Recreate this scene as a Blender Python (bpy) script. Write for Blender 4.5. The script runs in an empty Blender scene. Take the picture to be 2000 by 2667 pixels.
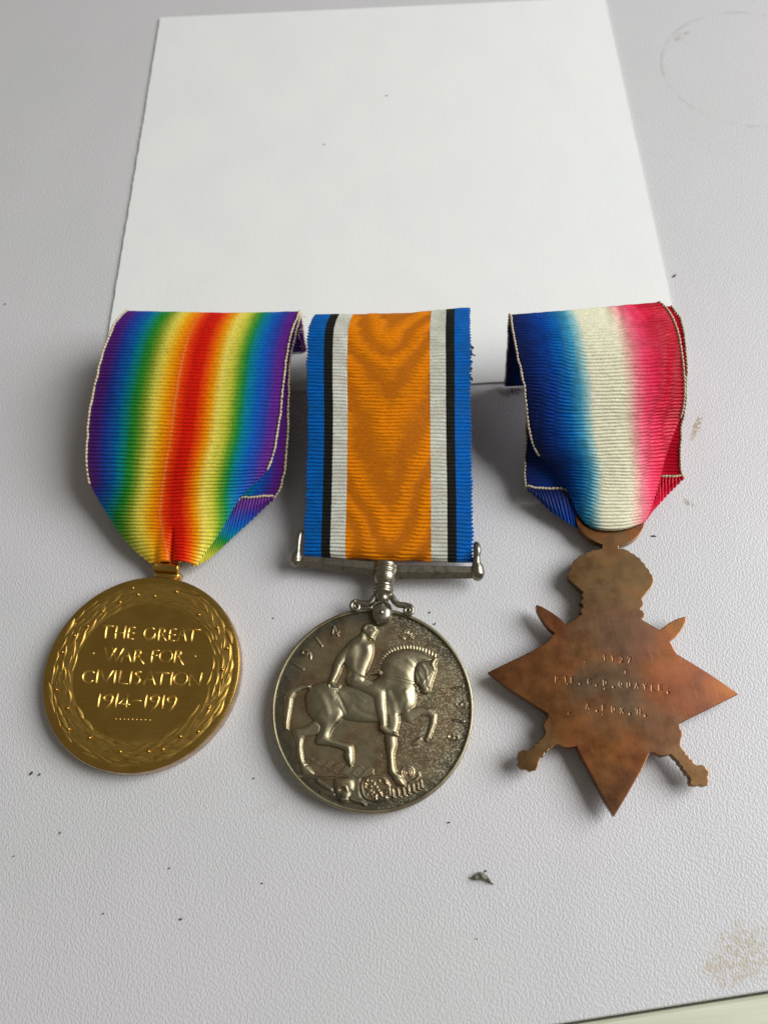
import bpy, bmesh, math, random
import numpy as np
from mathutils import Vector, Matrix, Euler
random.seed(7); RNG = np.random.RandomState(11)
MM = 0.001
scene = bpy.context.scene
col = scene.collection

# ------------------------------------------------------------------ camera
CAM_H = 140.0                       # lens height above the tabletop, mm
TH, RO = math.radians(24.77), math.radians(-5.12)
F, CX, CY = 2004.0, 1000.0, 1333.5
_fw = np.array([0, math.sin(TH), -math.cos(TH)])
_r0 = np.array([1.0, 0, 0]); _u0 = np.cross(_r0, _fw)
_r = math.cos(RO)*_r0 + math.sin(RO)*_u0
_u = -math.sin(RO)*_r0 + math.cos(RO)*_u0
cam_d = bpy.data.cameras.new("camera"); cam = bpy.data.objects.new("camera", cam_d)
col.objects.link(cam); scene.camera = cam
cam.matrix_world = Matrix(((_r[0], _u[0], -_fw[0], 0), (_r[1], _u[1], -_fw[1], 0),
                           (_r[2], _u[2], -_fw[2], CAM_H*MM), (0, 0, 0, 1)))
cam_d.sensor_fit = 'VERTICAL'; cam_d.sensor_height = 36.0; cam_d.lens = F/2667.0*36.0
cam_d.clip_start = 0.005; cam_d.clip_end = 20
cam_d.dof.use_dof = True; cam_d.dof.focus_distance = 0.141; cam_d.dof.aperture_fstop = 21.0

# ------------------------------------------------------------------ light: a window to the right and a dim room
world = bpy.data.worlds.new("World"); scene.world = world; world.use_nodes = True
bg = world.node_tree.nodes['Background']
bg.inputs[0].default_value = (1.0, 0.93, 0.82, 1); bg.inputs[1].default_value = 0.145
def area(name, az, el, dist, sx, sy, power, color):
    d = bpy.data.lights.new(name, 'AREA'); d.shape = 'RECTANGLE'; d.size = sx; d.size_y = sy
    d.energy = power; d.color = color
    o = bpy.data.objects.new(name, d); col.objects.link(o)
    a, e = math.radians(az), math.radians(el)
    p = Vector((math.cos(e)*math.cos(a), math.cos(e)*math.sin(a), math.sin(e)))*dist
    o.location = p + Vector((0, -0.09, 0))
    o.rotation_euler = (Vector((-0.1, -0.30, 0))-p).to_track_quat('-Z', 'Y').to_euler()
    return o
area('window_light', 11, 38, 1.0, 0.78, 0.68, 13.9, (0.96, 0.98, 1.0))
scene.view_settings.view_transform = 'Standard'; scene.view_settings.look = 'None'
scene.view_settings.exposure = 0.0; scene.view_settings.gamma = 1.0
scene.render.engine = 'CYCLES'

# ------------------------------------------------------------------ pixel -> place helpers (all lengths in mm)
def W(px, py, h=0.0):
    d = _fw + _r*((px-CX)/F) - _u*((py-CY)/F)
    return np.array([0, 0, CAM_H]) + d*((CAM_H-h)/(-d[2]))
def zoomer(x0, y0, s): return lambda x, y, h=0.0: W(x0+x/s, y0+y/s, h)
Z1 = zoomer(200, 780, 2.676); Z2 = zoomer(80, 1440, 2.765); Z3 = zoomer(700, 780, 2.765)
Z4 = zoomer(680, 1360, 2.765); Z5 = zoomer(680, 1560, 2.860); ZX = zoomer(860, 1460, 6.9125)
ZR = zoomer(1280, 760, 3.072); ZS = zoomer(1240, 1340, 2.304); ZT = zoomer(1360, 1640, 3.318)
GA = zoomer(100, 1480, 5.53); GB = zoomer(360, 1480, 5.53); GC = zoomer(100, 1740, 5.53); GD = zoomer(360, 1740, 5.53)

# ------------------------------------------------------------------ object helpers
def tag(o, label=None, cat=None, group=None, kind=None):
    if label: o['label'] = label
    if cat: o['category'] = cat
    if group: o['group'] = group
    if kind: o['kind'] = kind
    return o
def empty(name, loc_mm, label, cat, group=None):
    o = bpy.data.objects.new(name, None); col.objects.link(o)
    o.location = Vector([float(c) for c in loc_mm])*MM; o.empty_display_size = 0.005
    tag(o, label, cat, group); return o
def root_of(o):
    while o is not None and o.parent is not None: o = o.parent
    return o
def mesh_obj(name, verts, faces, mat, parent=None, smooth=True, origin=None, normals=None, uv=None):
    """verts in world mm"""
    V = np.asarray(verts, float)
    if parent is not None: org = np.array(root_of(parent).location)/MM
    elif origin is not None: org = np.asarray(origin, float)
    else: org = np.zeros(3)
    me = bpy.data.meshes.new(name)
    me.from_pydata(((V-org)*MM).tolist(), [], faces if isinstance(faces, list) else faces.tolist())
    if smooth: me.polygons.foreach_set('use_smooth', [True]*len(me.polygons))
    if uv is not None:
        l = me.uv_layers.new(name='UVMap'); idx = np.empty(len(me.loops), int)
        me.loops.foreach_get('vertex_index', idx)
        l.data.foreach_set('uv', np.asarray(uv)[idx].ravel())
    me.update()
    if normals is not None: me.normals_split_custom_set_from_vertices([tuple(n) for n in normals])
    me.materials.append(mat)
    o = bpy.data.objects.new(name, me); col.objects.link(o)
    if parent is not None: o.parent = parent
    elif origin is not None: o.location = Vector([float(c) for c in org])*MM
    return o
def merge(parts):
    V = []; Fc = []; n = 0
    for v, f in parts:
        V.append(np.asarray(v, float)); Fc += [[i+n for i in q] for q in f]; n += len(v)
    return np.vstack(V), Fc
def frame(d):
    d = np.asarray(d, float); d = d/np.linalg.norm(d)
    a = np.array([0, 0, 1.0]) if abs(d[2]) < .9 else np.array([1.0, 0, 0])
    x = np.cross(a, d); x /= np.linalg.norm(x); return x, np.cross(d, x), d
def tube(pts, rad, n=12, cap=True, flat=1.0):
    pts = np.asarray(pts, float); m = len(pts); rad = np.broadcast_to(rad, (m,))
    V = []; T = np.gradient(pts, axis=0)
    for p, t, r in zip(pts, T, rad):
        x, y, _ = frame(t)
        for k in range(n):
            a = 2*math.pi*(k+.5)/n; V.append(p + r*(math.cos(a)*x + flat*math.sin(a)*y))
    f = [[i*n+k, i*n+(k+1) % n, (i+1)*n+(k+1) % n, (i+1)*n+k] for i in range(m-1) for k in range(n)]
    if cap:
        f.append(list(range(n))[::-1]); f.append([(m-1)*n+k for k in range(n)])
    return np.array(V), f
def smooth_path(P, k=8):
    P = np.asarray(P, float); t = np.linspace(0, len(P)-1, (len(P)-1)*k+1); return cr(P, t)
def cr(P, t):
    P = np.asarray(P, float); n = len(P)
    if n == 1: return np.repeat(P, len(t), 0)
    Q = np.concatenate([[2*P[0]-P[1]], P, [2*P[-1]-P[-2]]])
    i = np.clip(np.floor(t).astype(int), 0, n-2); s = t-i
    s = s.reshape((-1,)+(1,)*(P.ndim-1))
    a, b, c, d = Q[i], Q[i+1], Q[i+2], Q[i+3]
    return .5*((2*b)+(-a+c)*s+(2*a-5*b+4*c-d)*s**2+(-a+3*b-3*c+d)*s**3)
def lathe(prof, p0, axis, n=48):
    x, y, d = frame(axis); V = []; p0 = np.asarray(p0, float)
    for r, z in prof:
        for k in range(n):
            a = 2*math.pi*k/n; V.append(p0 + d*z + r*(math.cos(a)*x+math.sin(a)*y))
    f = [[i*n+k, i*n+(k+1) % n, (i+1)*n+(k+1) % n, (i+1)*n+k] for i in range(len(prof)-1) for k in range(n)]
    return np.array(V), f
def torus(c, R, r, nR=72, nr=12, flat=1.0):
    V = []
    for i in range(nR):
        a = 2*math.pi*i/nR
        for k in range(nr):
            b = 2*math.pi*k/nr; rr = R+r*math.cos(b)
            V.append([c[0]+rr*math.cos(a), c[1]+rr*math.sin(a), c[2]+r*flat*math.sin(b)])
    f = [[i*nr+k, ((i+1) % nR)*nr+k, ((i+1) % nR)*nr+(k+1) % nr, i*nr+(k+1) % nr] for i in range(nR) for k in range(nr)]
    return np.array(V), f
def ball(c, r, n=12, m=8, sc=(1, 1, 1), R=None):
    V = []; f = []
    for i in range(m+1):
        b = math.pi*i/m
        for k in range(n):
            a = 2*math.pi*k/n
            v = np.array([math.sin(b)*math.cos(a)*sc[0], math.sin(b)*math.sin(a)*sc[1], math.cos(b)*sc[2]])*r
            if R is not None: v = R @ v
            V.append(v+np.asarray(c))
    for i in range(m):
        for k in range(n): f.append([i*n+k, (i+1)*n+k, (i+1)*n+(k+1) % n, i*n+(k+1) % n])
    return np.array(V), f
def value_noise(x, y, seed=0):
    g = np.random.RandomState(seed).rand(64, 64)
    xi = np.floor(x).astype(int); yi = np.floor(y).astype(int); fx = x-xi; fy = y-yi
    fx = fx*fx*(3-2*fx); fy = fy*fy*(3-2*fy)
    a = g[xi % 64, yi % 64]; b = g[(xi+1) % 64, yi % 64]; c = g[xi % 64, (yi+1) % 64]; d = g[(xi+1) % 64, (yi+1) % 64]
    return (a*(1-fx)+b*fx)*(1-fy)+(c*(1-fx)+d*fx)*fy

# ------------------------------------------------------------------ material helpers
def s2l(c):
    return tuple(((v/255)/12.92 if v/255 <= .04045 else ((v/255+.055)/1.055)**2.4) for v in c)+(1,)
class Mat:
    def __init__(s, name):
        s.m = bpy.data.materials.new(name); s.m.use_nodes = True; s.t = s.m.node_tree
        s.b = s.t.nodes['Principled BSDF']; s.out = s.t.nodes['Material Output']
    def n(s, typ, **kw):
        x = s.t.nodes.new(typ)
        for k, v in kw.items():
            if k in x.inputs: x.inputs[k].default_value = v
            else: setattr(x, k, v)
        return x
    def l(s, a, b): s.t.links.new(a, b)
    def coord(s, scale=(1000, 1000, 1000), src='Object', rot=(0, 0, 0)):
        tc = s.n('ShaderNodeTexCoord'); mp = s.n('ShaderNodeMapping')
        mp.inputs['Scale'].default_value = scale; mp.inputs['Rotation'].default_value = rot
        s.l(tc.outputs[src], mp.inputs['Vector']); return mp.outputs['Vector']
    def noise(s, vec, scale, detail=2, rough=.5, dist=0.0):
        x = s.n('ShaderNodeTexNoise'); x.inputs['Scale'].default_value = scale
        x.inputs['Detail'].default_value = detail; x.inputs['Roughness'].default_value = rough
        x.inputs['Distortion'].default_value = dist; s.l(vec, x.inputs['Vector']); return x.outputs['Fac']
    def ramp(s, fac, stops, interp='LINEAR'):
        x = s.n('ShaderNodeValToRGB'); cr_ = x.color_ramp; cr_.interpolation = interp
        while len(cr_.elements) < len(stops): cr_.elements.new(0.5)
        for e, (p, c) in zip(cr_.elements, stops):
            e.position = p; e.color = c if len(c) == 4 else tuple(c)+(1,)
        s.l(fac, x.inputs['Fac']); return x.outputs['Color']
    def math(s, op, a, b=None, c=None, clamp=False):
        x = s.n('ShaderNodeMath'); x.operation = op; x.use_clamp = clamp
        for i, v in enumerate((a, b, c)):
            if v is None: continue
            if hasattr(v, 'links') or hasattr(v, 'is_linked'): s.l(v, x.inputs[i])
            else: x.inputs[i].default_value = v
        return x.outputs[0]
    def mix(s, fac, a, b, blend='MIX'):
        x = s.n('ShaderNodeMix'); x.data_type = 'RGBA'; x.blend_type = blend
        for i, v in ((0, fac), (6, a), (7, b)):
            if hasattr(v, 'is_linked'): s.l(v, x.inputs[i])
            else: x.inputs[i].default_value = v
        return x.outputs[2]
    def bump(s, h, strength, dist, prev=None):
        x = s.n('ShaderNodeBump'); x.inputs['Strength'].default_value = strength
        x.inputs['Distance'].default_value = dist*MM; s.l(h, x.inputs['Height'])
        if prev is not None: s.l(prev, x.inputs['Normal'])
        return x.outputs['Normal']
    def set(s, k, v):
        i = s.b.inputs[k]
        if hasattr(v, 'is_linked'): s.l(v, i)
        else: i.default_value = v
def g(v): return (v, v, v, 1)

# ---- tabletop: off-white textured laminate with a few stains
def mat_table():
    M = Mat('white_laminate'); v = M.coord()
    n0 = M.noise(v, .018, 2); n1 = M.noise(v, .12, 3)
    c = M.ramp(n0, [(0.3, s2l((215, 211, 212))), (.7, s2l((210, 210, 209)))])
    c = M.mix(M.ramp(n1, [(.35, g(0)), (.75, g(.14))]), c, s2l((206, 202, 206)), 'MIX')
    grain = M.noise(v, 1.25, 1.0, .5, .9)
    def spot(p, rx, ry, ang, lo, hi, color, amt):
        nonlocal c
        mp = M.n('ShaderNodeMapping'); mp.vector_type = 'TEXTURE'
        mp.inputs['Location'].default_value = (p[0], p[1], 0)
        mp.inputs['Rotation'].default_value = (0, 0, ang)
        mp.inputs['Scale'].default_value = (rx, ry, 1e6); M.l(v, mp.inputs['Vector'])
        ln = M.n('ShaderNodeVectorMath', operation='LENGTH'); M.l(mp.outputs[0], ln.inputs[0])
        d = M.math('ADD', ln.outputs['Value'], M.math('MULTIPLY', M.math('SUBTRACT', M.noise(v, .35, 3), .5), 1.3))
        k = M.math('MULTIPLY', M.math('SUBTRACT', 1.0, M.n_smooth(d, .6, 1.05)), M.ramp_f(grain, lo, hi))
        c = M.mix(M.math('MULTIPLY', k, amt), c, color)
    def n_smooth(x, a, b):
        m = M.n('ShaderNodeMapRange'); m.interpolation_type = 'SMOOTHSTEP'
        m.inputs['From Min'].default_value = a; m.inputs['From Max'].default_value = b
        M.l(x, m.inputs['Value']); return m.outputs['Result']
    M.n_smooth = n_smooth
    M.ramp_f = lambda x, a, b: n_smooth(x, a, b)
    p = W(1930, 2492); spot(p, 6.5, 4.4, .35, .60, .42, s2l((182, 163, 122)), .48)
    p = W(1813, 1112); spot(p, 4.4, .8, 1.0, .62, .42, s2l((160, 138, 96)), .75)
    p = W(1793, 1312); spot(p, 1.6, .8, -1.0, .60, .40, s2l((160, 142, 110)), .7)
    p = W(1770, 96); spot(p, 4.0, 1.3, .6, .7, .3, s2l((176, 166, 164)), .6)
    p = W(700, 2100); spot(p, 3.0, 1.2, .3, .7, .3, s2l((206, 178, 160)), .3)
    p = W(560, 300); spot(p, 3.0, 1.2, .3, .7, .3, s2l((190, 180, 170)), .3)
    # faint ring left by a cup (mm)
    mp = M.n('ShaderNodeMapping'); mp.vector_type = 'TEXTURE'; mp.inputs['Location'].default_value = (106.98, 184.92, 0)
    mp.inputs['Scale'].default_value = (22.65, 22.65, 1e6); M.l(v, mp.inputs['Vector'])
    ln = M.n('ShaderNodeVectorMath', operation='LENGTH'); M.l(mp.outputs[0], ln.inputs[0])
    d = M.math('ABSOLUTE', M.math('SUBTRACT', ln.outputs['Value'], 1.0))
    k = M.math('MULTIPLY', n_smooth(d, .035, .004), n_smooth(M.noise(v, .16, 5), .36, .66))
    c = M.mix(M.math('MULTIPLY', k, .27), c, s2l((150, 140, 132)))
    M.set('Base Color', c); M.set('Roughness', .42); M.set('Specular IOR Level', .45)
    # moulded worm-like grain
    v2 = M.coord((1000, 700, 1000), rot=(0, 0, math.radians(12)))
    w1 = M.noise(v2, 3.0, 0.8, .45, .25); w2 = M.noise(v2, 6.0, 1, .5, .2)
    hgt = M.math('ADD', n_smooth(w1, .30, .70), M.math('MULTIPLY', w2, .30))
    nb = M.bump(hgt, .9, .043)
    nb = M.bump(M.noise(v, .05, 1), .4, .6, nb)
    M.set('Normal', nb); return M.m
# ---- card
def mat_card():
    M = Mat('white_card'); v = M.coord()
    c = M.ramp(M.noise(v, .05, 3), [(.3, s2l((243, 243, 238))), (.7, s2l((239, 240, 236)))])
    sp = M.noise(v, .9, 2, .6)
    c = M.mix(M.ramp(sp, [(.72, g(0)), (.80, g(.35))]), c, s2l((205, 205, 202)))
    M.set('Base Color', c); M.set('Roughness', .75); M.set('Specular IOR Level', .3)
    c = M.mix(M.ramp(M.noise(M.coord((2600, 500, 1000), rot=(0, 0, .5)), 1, 3, .7), [(.55, g(0)), (.75, g(.12))]), c, s2l((205, 204, 196))); M.set('Base Color', c)
    nb = M.bump(M.noise(v, 1.3, 4, .7), .55, .08); nb = M.bump(M.noise(v, .06, 1), .4, .5, nb)
    M.set('Normal', nb); return M.m
def mat_wood():
    M = Mat('pale_wood_edging'); v = M.coord((40, 900, 300), rot=(0, 0, math.radians(-3)))
    c = M.ramp(M.noise(v, .9, 4, .6), [(.3, s2l((205, 204, 178))), (.7, s2l((220, 219, 196)))])
    M.set('Base Color', c); M.set('Roughness', .5); M.set('Normal', M.bump(M.noise(v, 1.5, 3), .2, .05)); return M.m
def simple(name, rgb, rough=.6, metal=0.0, bumpn=0, scale=2.0):
    M = Mat(name); v = M.coord(); n = M.noise(v, scale, 3)
    a = s2l(rgb); b = tuple(x*.6 for x in a[:3])+(1,)
    M.set('Base Color', M.ramp(n, [(.3, b), (.7, a)])); M.set('Roughness', rough); M.set('Metallic', metal)
    if bumpn: M.set('Normal', M.bump(M.noise(v, scale*2, 3), bumpn, .1))
    return M.m
# ---- ribbons
def vivid(c):
    m = sum(c[:3])/3; return tuple(min(max((x+(x-m)*.02)*1.25, .004), .93) for x in c[:3])+(1,)
def mat_ribbon(name, stops, width, interp='LINEAR', dash=None, rough=.42, interior=None):
    M = Mat(name); uv = M.n('ShaderNodeUVMap'); sep = M.n('ShaderNodeSeparateXYZ'); M.l(uv.outputs[0], sep.inputs[0])
    u, v = sep.outputs[0], sep.outputs[1]
    wob = M.n('ShaderNodeCombineXYZ'); M.l(M.math('MULTIPLY', u, width*2.2), wob.inputs[0]); M.l(M.math('MULTIPLY', v, .35), wob.inputs[1])
    jit = M.math('MULTIPLY', M.math('SUBTRACT', M.noise(wob.outputs[0], 1.0, 3, .7), .5), .018 if interp == 'LINEAR' else .003)
    c = M.ramp(M.math('ADD', u, jit), [(p, vivid(s2l(k))) for p, k in stops], interp)
    th = M.n('ShaderNodeCombineXYZ'); M.l(M.math('MULTIPLY', u, width*5.0), th.inputs[0]); M.l(M.math('MULTIPLY', v, 1.3), th.inputs[1])
    tn = M.noise(th.outputs[0], 1.0, 2, .6)
    c = M.mix(1.0, c, M.ramp(tn, [(.25, g(.72)), (.75, g(1.15))]), 'MULTIPLY')
    if dash:
        d = M.math('ABSOLUTE', M.math('SUBTRACT', u, dash))
        k = M.math('MULTIPLY', M.math('LESS_THAN', d, .0038), M.math('GREATER_THAN', M.math('FRACT', M.math('MULTIPLY', v, 1/.78)), .45))
        c = M.mix(M.math('MULTIPLY', k, .38), c, s2l((240, 190, 150)))
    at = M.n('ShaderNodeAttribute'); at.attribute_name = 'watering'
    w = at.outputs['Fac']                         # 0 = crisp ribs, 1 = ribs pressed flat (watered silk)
    c = M.mix(w, c, M.mix(1.0, c, (.56, .48, .42, 1), 'MULTIPLY'))  # moire sheen painted into the base colour: flattened bands multiplied darker
    M.set('Base Color', c); M.set('Specular IOR Level', .5); M.set('Specular Tint', M.mix(.75, (1, 1, 1, 1), c))
    M.set('Roughness', M.math('ADD', rough-.06, M.math('MULTIPLY', w, .22)))
    M.set('Normal', M.bump(tn, .35, .05))
    return M.m
RAIN = [(0, (84, 32, 112)), (.045, (80, 36, 120)), (.085, (38, 60, 150)), (.145, (16, 94, 158)), (.185, (14, 126, 130)), (.225, (36, 128, 48)), (.25, (60, 134, 44)),
        (.28, (124, 148, 44)), (.325, (208, 196, 84)), (.35, (234, 192, 66)), (.385, (244, 156, 26)), (.43, (240, 112, 22)), (.465, (214, 58, 20)), (.50, (194, 30, 18)),
        (.55, (202, 34, 18)), (.59, (228, 88, 22)), (.63, (244, 152, 28)), (.67, (232, 206, 96)), (.715, (196, 192, 70)), (.76, (92, 146, 42)), (.79, (28, 126, 66)),
        (.825, (14, 116, 146)), (.875, (22, 84, 164)), (.925, (44, 56, 140)), (.96, (82, 34, 120)), (1, (88, 34, 112))]
STARC = [(0, (26, 34, 78)), (.09, (22, 46, 112)), (.19, (16, 66, 152)), (.28, (22, 104, 172)), (.345, (66, 152, 186)), (.395, (160, 200, 198)), (.43, (226, 221, 194)),
         (.62, (228, 219, 190)), (.665, (236, 186, 168)), (.71, (236, 122, 136)), (.77, (224, 66, 98)), (.84, (208, 30, 66)), (.93, (188, 18, 46)), (1, (176, 16, 38))]
BWMC = [(0, (16, 96, 172)), (.095, (32, 34, 32)), (.15, (205, 206, 194)), (.24, (218, 128, 24)), (.752, (198, 198, 184)), (.848, (30, 30, 27)), (.906, (16, 92, 168))]

# ---- metals
def mat_gold():
    M = Mat('gilt_bronze'); v = M.coord(); br = M.coord((160, 6000, 1000), rot=(0, 0, math.radians(-6)))
    n = M.noise(v, .25, 3); b = M.noise(br, 1.0, 3, .6)
    c = M.ramp(n, [(.3, (.56, .335, .07)), (.7, (.66, .41, .095))])
    c = M.mix(M.ramp(M.noise(v, .9, 4, .7), [(.62, g(0)), (.8, g(.5))]), c, (.42, .20, .05, 1))
    M.set('Base Color', c); M.set('Metallic', 1.0)
    M.set('Roughness', M.ramp(b, [(.3, g(.22)), (.7, g(.34))]))
    M.set('Normal', M.bump(b, .18, .02)); return M.m
def mat_gold_rub():
    M = Mat('rubbed_gilt'); v = M.coord(); n = M.noise(v, 1.2, 3)
    M.set('Base Color', M.ramp(n, [(.3, (.60, .38, .09)), (.7, (.78, .55, .17))])); M.set('Metallic', 1.0)
    M.set('Roughness', M.ramp(n, [(.3, g(.34)), (.7, g(.46))])); return M.m
def mat_leaf():
    M = Mat('gilt_leaf'); v = M.coord(); n = M.noise(v, 1.5, 3)
    M.set('Base Color', M.ramp(n, [(.3, (.48, .29, .065)), (.7, (.60, .38, .09))])); M.set('Metallic', 1.0); M.set('Roughness', .44); return M.m
def mat_gold_edge():
    M = Mat('worn_gilt_edge'); v = M.coord((1000, 1000, 1000)); n = M.noise(v, .5, 4, .7)
    M.set('Base Color', M.ramp(n, [(.35, (.40, .27, .17)), (.6, (.62, .45, .30)), (.75, (.30, .17, .06))]))
    M.set('Metallic', 1.0); M.set('Roughness', .34); return M.m
def mat_silver(name, field):
    M = Mat(name); v = M.coord()
    big = M.noise(v, .16, 3, .55); mid = M.noise(v, .55, 4, .6)
    if field:
        c = M.ramp(big, [(.30, (.31, .28, .18)), (.48, (.33, .255, .145)), (.62, (.27, .18, .10)), (.75, (.27, .25, .155))])
        c = M.mix(M.ramp(mid, [(.5, g(0)), (.75, g(.45))]), c, (.16, .14, .10, 1))
        # dark bluish toning near the rim (origin of the medal = disc centre)
        ln = M.n('ShaderNodeVectorMath', operation='LENGTH'); sx = M.n('ShaderNodeMapping'); sx.inputs['Scale'].default_value = (1, 1, 0)
        M.l(v, sx.inputs['Vector']); M.l(sx.outputs[0], ln.inputs[0])
        rim = M.n('ShaderNodeMapRange', interpolation_type='SMOOTHSTEP'); rim.inputs['From Min'].default_value = 13.6; rim.inputs['From Max'].default_value = 17.2
        M.l(M.math('ADD', ln.outputs['Value'], M.math('MULTIPLY', M.math('SUBTRACT', M.noise(v, .3, 3), .5), 5.0)), rim.inputs['Value'])
        c = M.mix(M.math('MULTIPLY', rim.outputs[0], .75), c, (.11, .115, .095, 1))
        # clean silver grains, thick on the right-hand half
        sp = M.noise(v, 3.4, 4, .75)
        sep = M.n('ShaderNodeSeparateXYZ'); M.l(v, sep.inputs[0])
        gx = M.n('ShaderNodeMapRange', interpolation_type='SMOOTHSTEP'); gx.inputs['From Min'].default_value = -2; gx.inputs['From Max'].default_value = 12
        M.l(M.math('ADD', sep.outputs[0], M.math('MULTIPLY', M.math('SUBTRACT', M.noise(v, .22, 2), .5), 26)), gx.inputs['Value'])
        thr = M.math('SUBTRACT', .625, M.math('MULTIPLY', gx.outputs[0], .105))
        k = M.n('ShaderNodeMapRange'); M.l(M.math('SUBTRACT', sp, thr), k.inputs['Value']); k.inputs['From Min'].default_value = 0; k.inputs['From Max'].default_value = .05
        c = M.mix(M.math('MULTIPLY', k.outputs[0], .9), c, (.74, .66, .44, 1))
        rr = M.ramp(mid, [(.3, g(.34)), (.7, g(.5))])
    else:
        c = M.ramp(big, [(.3, (.33, .30, .19)), (.55, (.41, .36, .23)), (.72, (.30, .235, .15))])
        c = M.mix(M.ramp(mid, [(.55, g(0)), (.78, g(.55))]), c, (.22, .19, .14, 1))
        c = M.mix(M.ramp(M.noise(v, 2.6, 4, .75), [(.53, g(0)), (.62, g(.45))]), c, (.20, .165, .11, 1))
        rr = M.ramp(mid, [(.3, g(.36)), (.7, g(.5))])
    M.set('Base Color', c); M.set('Metallic', 1.0); M.set('Roughness', rr)
    M.set('Normal', M.bump(M.noise(v, 3.0, 3), .25, .03)); return M.m
def mat_steel():
    M = Mat('toned_silver_fitting'); v = M.coord(); n = M.noise(v, .9, 4, .65)
    M.set('Base Color', M.ramp(n, [(.3, (.24, .22, .175)), (.55, (.38, .345, .27)), (.75, (.16, .14, .11))]))
    M.set('Metallic', 1.0); M.set('Roughness', M.ramp(n, [(.3, g(.27)), (.7, g(.40))])); return M.m
def mat_bronze():
    M = Mat('toned_bronze'); v = M.coord(); warp = M.noise(v, .10, 3, .55, .4)
    c = M.ramp(warp, [(.28, (0.167, 0.084, 0.035)), (.40, (0.242, 0.098, 0.032)), (.5, (0.316, 0.110, 0.037)), (.6, (0.249, 0.082, 0.035)), (.72, (0.167, 0.063, 0.040))])
    def zone(p, r, color, amt, soft=.5):
        nonlocal c
        mp = M.n('ShaderNodeMapping'); mp.vector_type = 'TEXTURE'; q = np.array(p)-STAR_O
        mp.inputs['Location'].default_value = (q[0], q[1], 0); mp.inputs['Scale'].default_value = (r, r, 1e6); M.l(v, mp.inputs['Vector'])
        ln = M.n('ShaderNodeVectorMath', operation='LENGTH'); M.l(mp.outputs[0], ln.inputs[0])
        m = M.n('ShaderNodeMapRange', interpolation_type='SMOOTHSTEP'); m.inputs['From Min'].default_value = 1.15; m.inputs['From Max'].default_value = 1.15-soft
        M.l(M.math('ADD', ln.outputs['Value'], M.math('MULTIPLY', M.math('SUBTRACT', M.noise(v, .3, 3), .5), .9)), m.inputs['Value'])
        c = M.mix(M.math('MULTIPLY', m.outputs[0], amt), c, color)
    zone(ZS(800, 1090, 4), 7.5, (0.145, 0.105, 0.066, 1), .85)
    zone(ZS(700, 760, 4), 6, (0.209, 0.110, 0.046, 1), .6)
    zone(ZS(930, 720, 4), 6, (0.178, 0.084, 0.057, 1), .75)
    zone(ZS(1200, 980, 4), 7.5, (0.27, 0.085, 0.045, 1), .45)
    zone(ZS(1120, 1310, 4), 5, (0.188, 0.100, 0.057, 1), .7)
    zone(ZS(830, 1640, 4), 4.5, (0.154, 0.077, 0.046, 1), .7)
    zone(ZS(700, 1380, 4), 9, (0.329, 0.116, 0.030, 1), .5)
    zone(ZS(250, 940, 4), 9, (0.289, 0.121, 0.040, 1), .5)
    zone(ZS(650, 340, 4), 7, (0.255, 0.133, 0.046, 1), .7)
    zone(ZS(960, 330, 4), 4, (0.16, 0.10, 0.05, 1), .7)
    zone(ZS(810, 600, 4), 8, (0.17, 0.10, 0.062, 1), .55)
    zone(ZS(820, 330, 4), 9, (0.20, 0.135, 0.06, 1), .55)
    zone(ZS(330, 1450, 4), 6, (0.289, 0.170, 0.069, 1), .8)
    zone(ZS(1330, 1560, 4), 6, (0.276, 0.159, 0.069, 1), .8)
    f1 = M.noise(M.coord((150, 3200, 900), rot=(0, 0, math.radians(8))), 1, 3, .6)
    f2 = M.noise(M.coord((3600, 200, 900), rot=(0, 0, math.radians(14))), 1, 3, .6)
    c = M.mix(.22, c, (.12, .075, .04, 1)); c = M.mix(M.ramp(M.noise(v, 1.6, 5, .7), [(.5, g(0)), (.75, g(.32))]), c, (0.11, 0.055, 0.03, 1))
    c = M.mix(M.ramp(f2, [(.60, g(0)), (.72, g(.32))]), c, (0.30, 0.185, 0.115, 1))
    M.set('Base Color', c); M.set('Metallic', 1.0)
    M.set('Roughness', M.ramp(M.noise(v, .35, 4, .6), [(.3, g(.26)), (.7, g(.38))]))
    M.set('Normal', M.bump(f1, .22, .02, M.bump(f2, .12, .02))); return M.m

# ================================================================== SETTING
A = W(1430, 2667); B = W(2000, 2577); e = (B-A)/np.linalg.norm(B-A); nrm = np.array([-e[1], e[0], 0])
T_MAT = mat_table()
q = [A-e*1500, A+e*1500, A+e*1500+nrm*2600, A-e*1500+nrm*2600]
top = [p.copy() for p in q]; low = [p+[0, 0, -22] for p in q]; rnd = [q[0]-nrm*.25+[0, 0, -.35], q[1]-nrm*.25+[0, 0, -.35]]
V = np.array(top+low+rnd)
tabletop = mesh_obj('tabletop', V, [[0, 1, 2, 3], [0, 8, 9, 1], [8, 4, 5, 9], [1, 9, 5, 6, 2], [2, 6, 7, 3], [3, 7, 4, 8, 0], [4, 7, 6, 5]], T_MAT, smooth=False)
tag(tabletop, 'off white textured tabletop with faint stains', None, None, 'structure')
q0 = A-nrm*.75
V = []
for z, o in ((-1.0, 0), (-.6, -.35), (-.6, -60), (-22, -60)):
    V += [q0-e*1500+nrm*o+[0, 0, z], q0+e*1500+nrm*o+[0, 0, z]]
V += [q0-e*1500+[0, 0, -22], q0+e*1500+[0, 0, -22]]
edging = mesh_obj('wooden_edging', V, [[0, 2, 3, 1], [2, 4, 5, 3], [4, 6, 7, 5], [8, 0, 1, 9], [6, 8, 9, 7]], mat_wood(), smooth=False)
tag(edging, 'pale cream wood grained edging strip beyond the table edge', None, None, 'structure')

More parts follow.
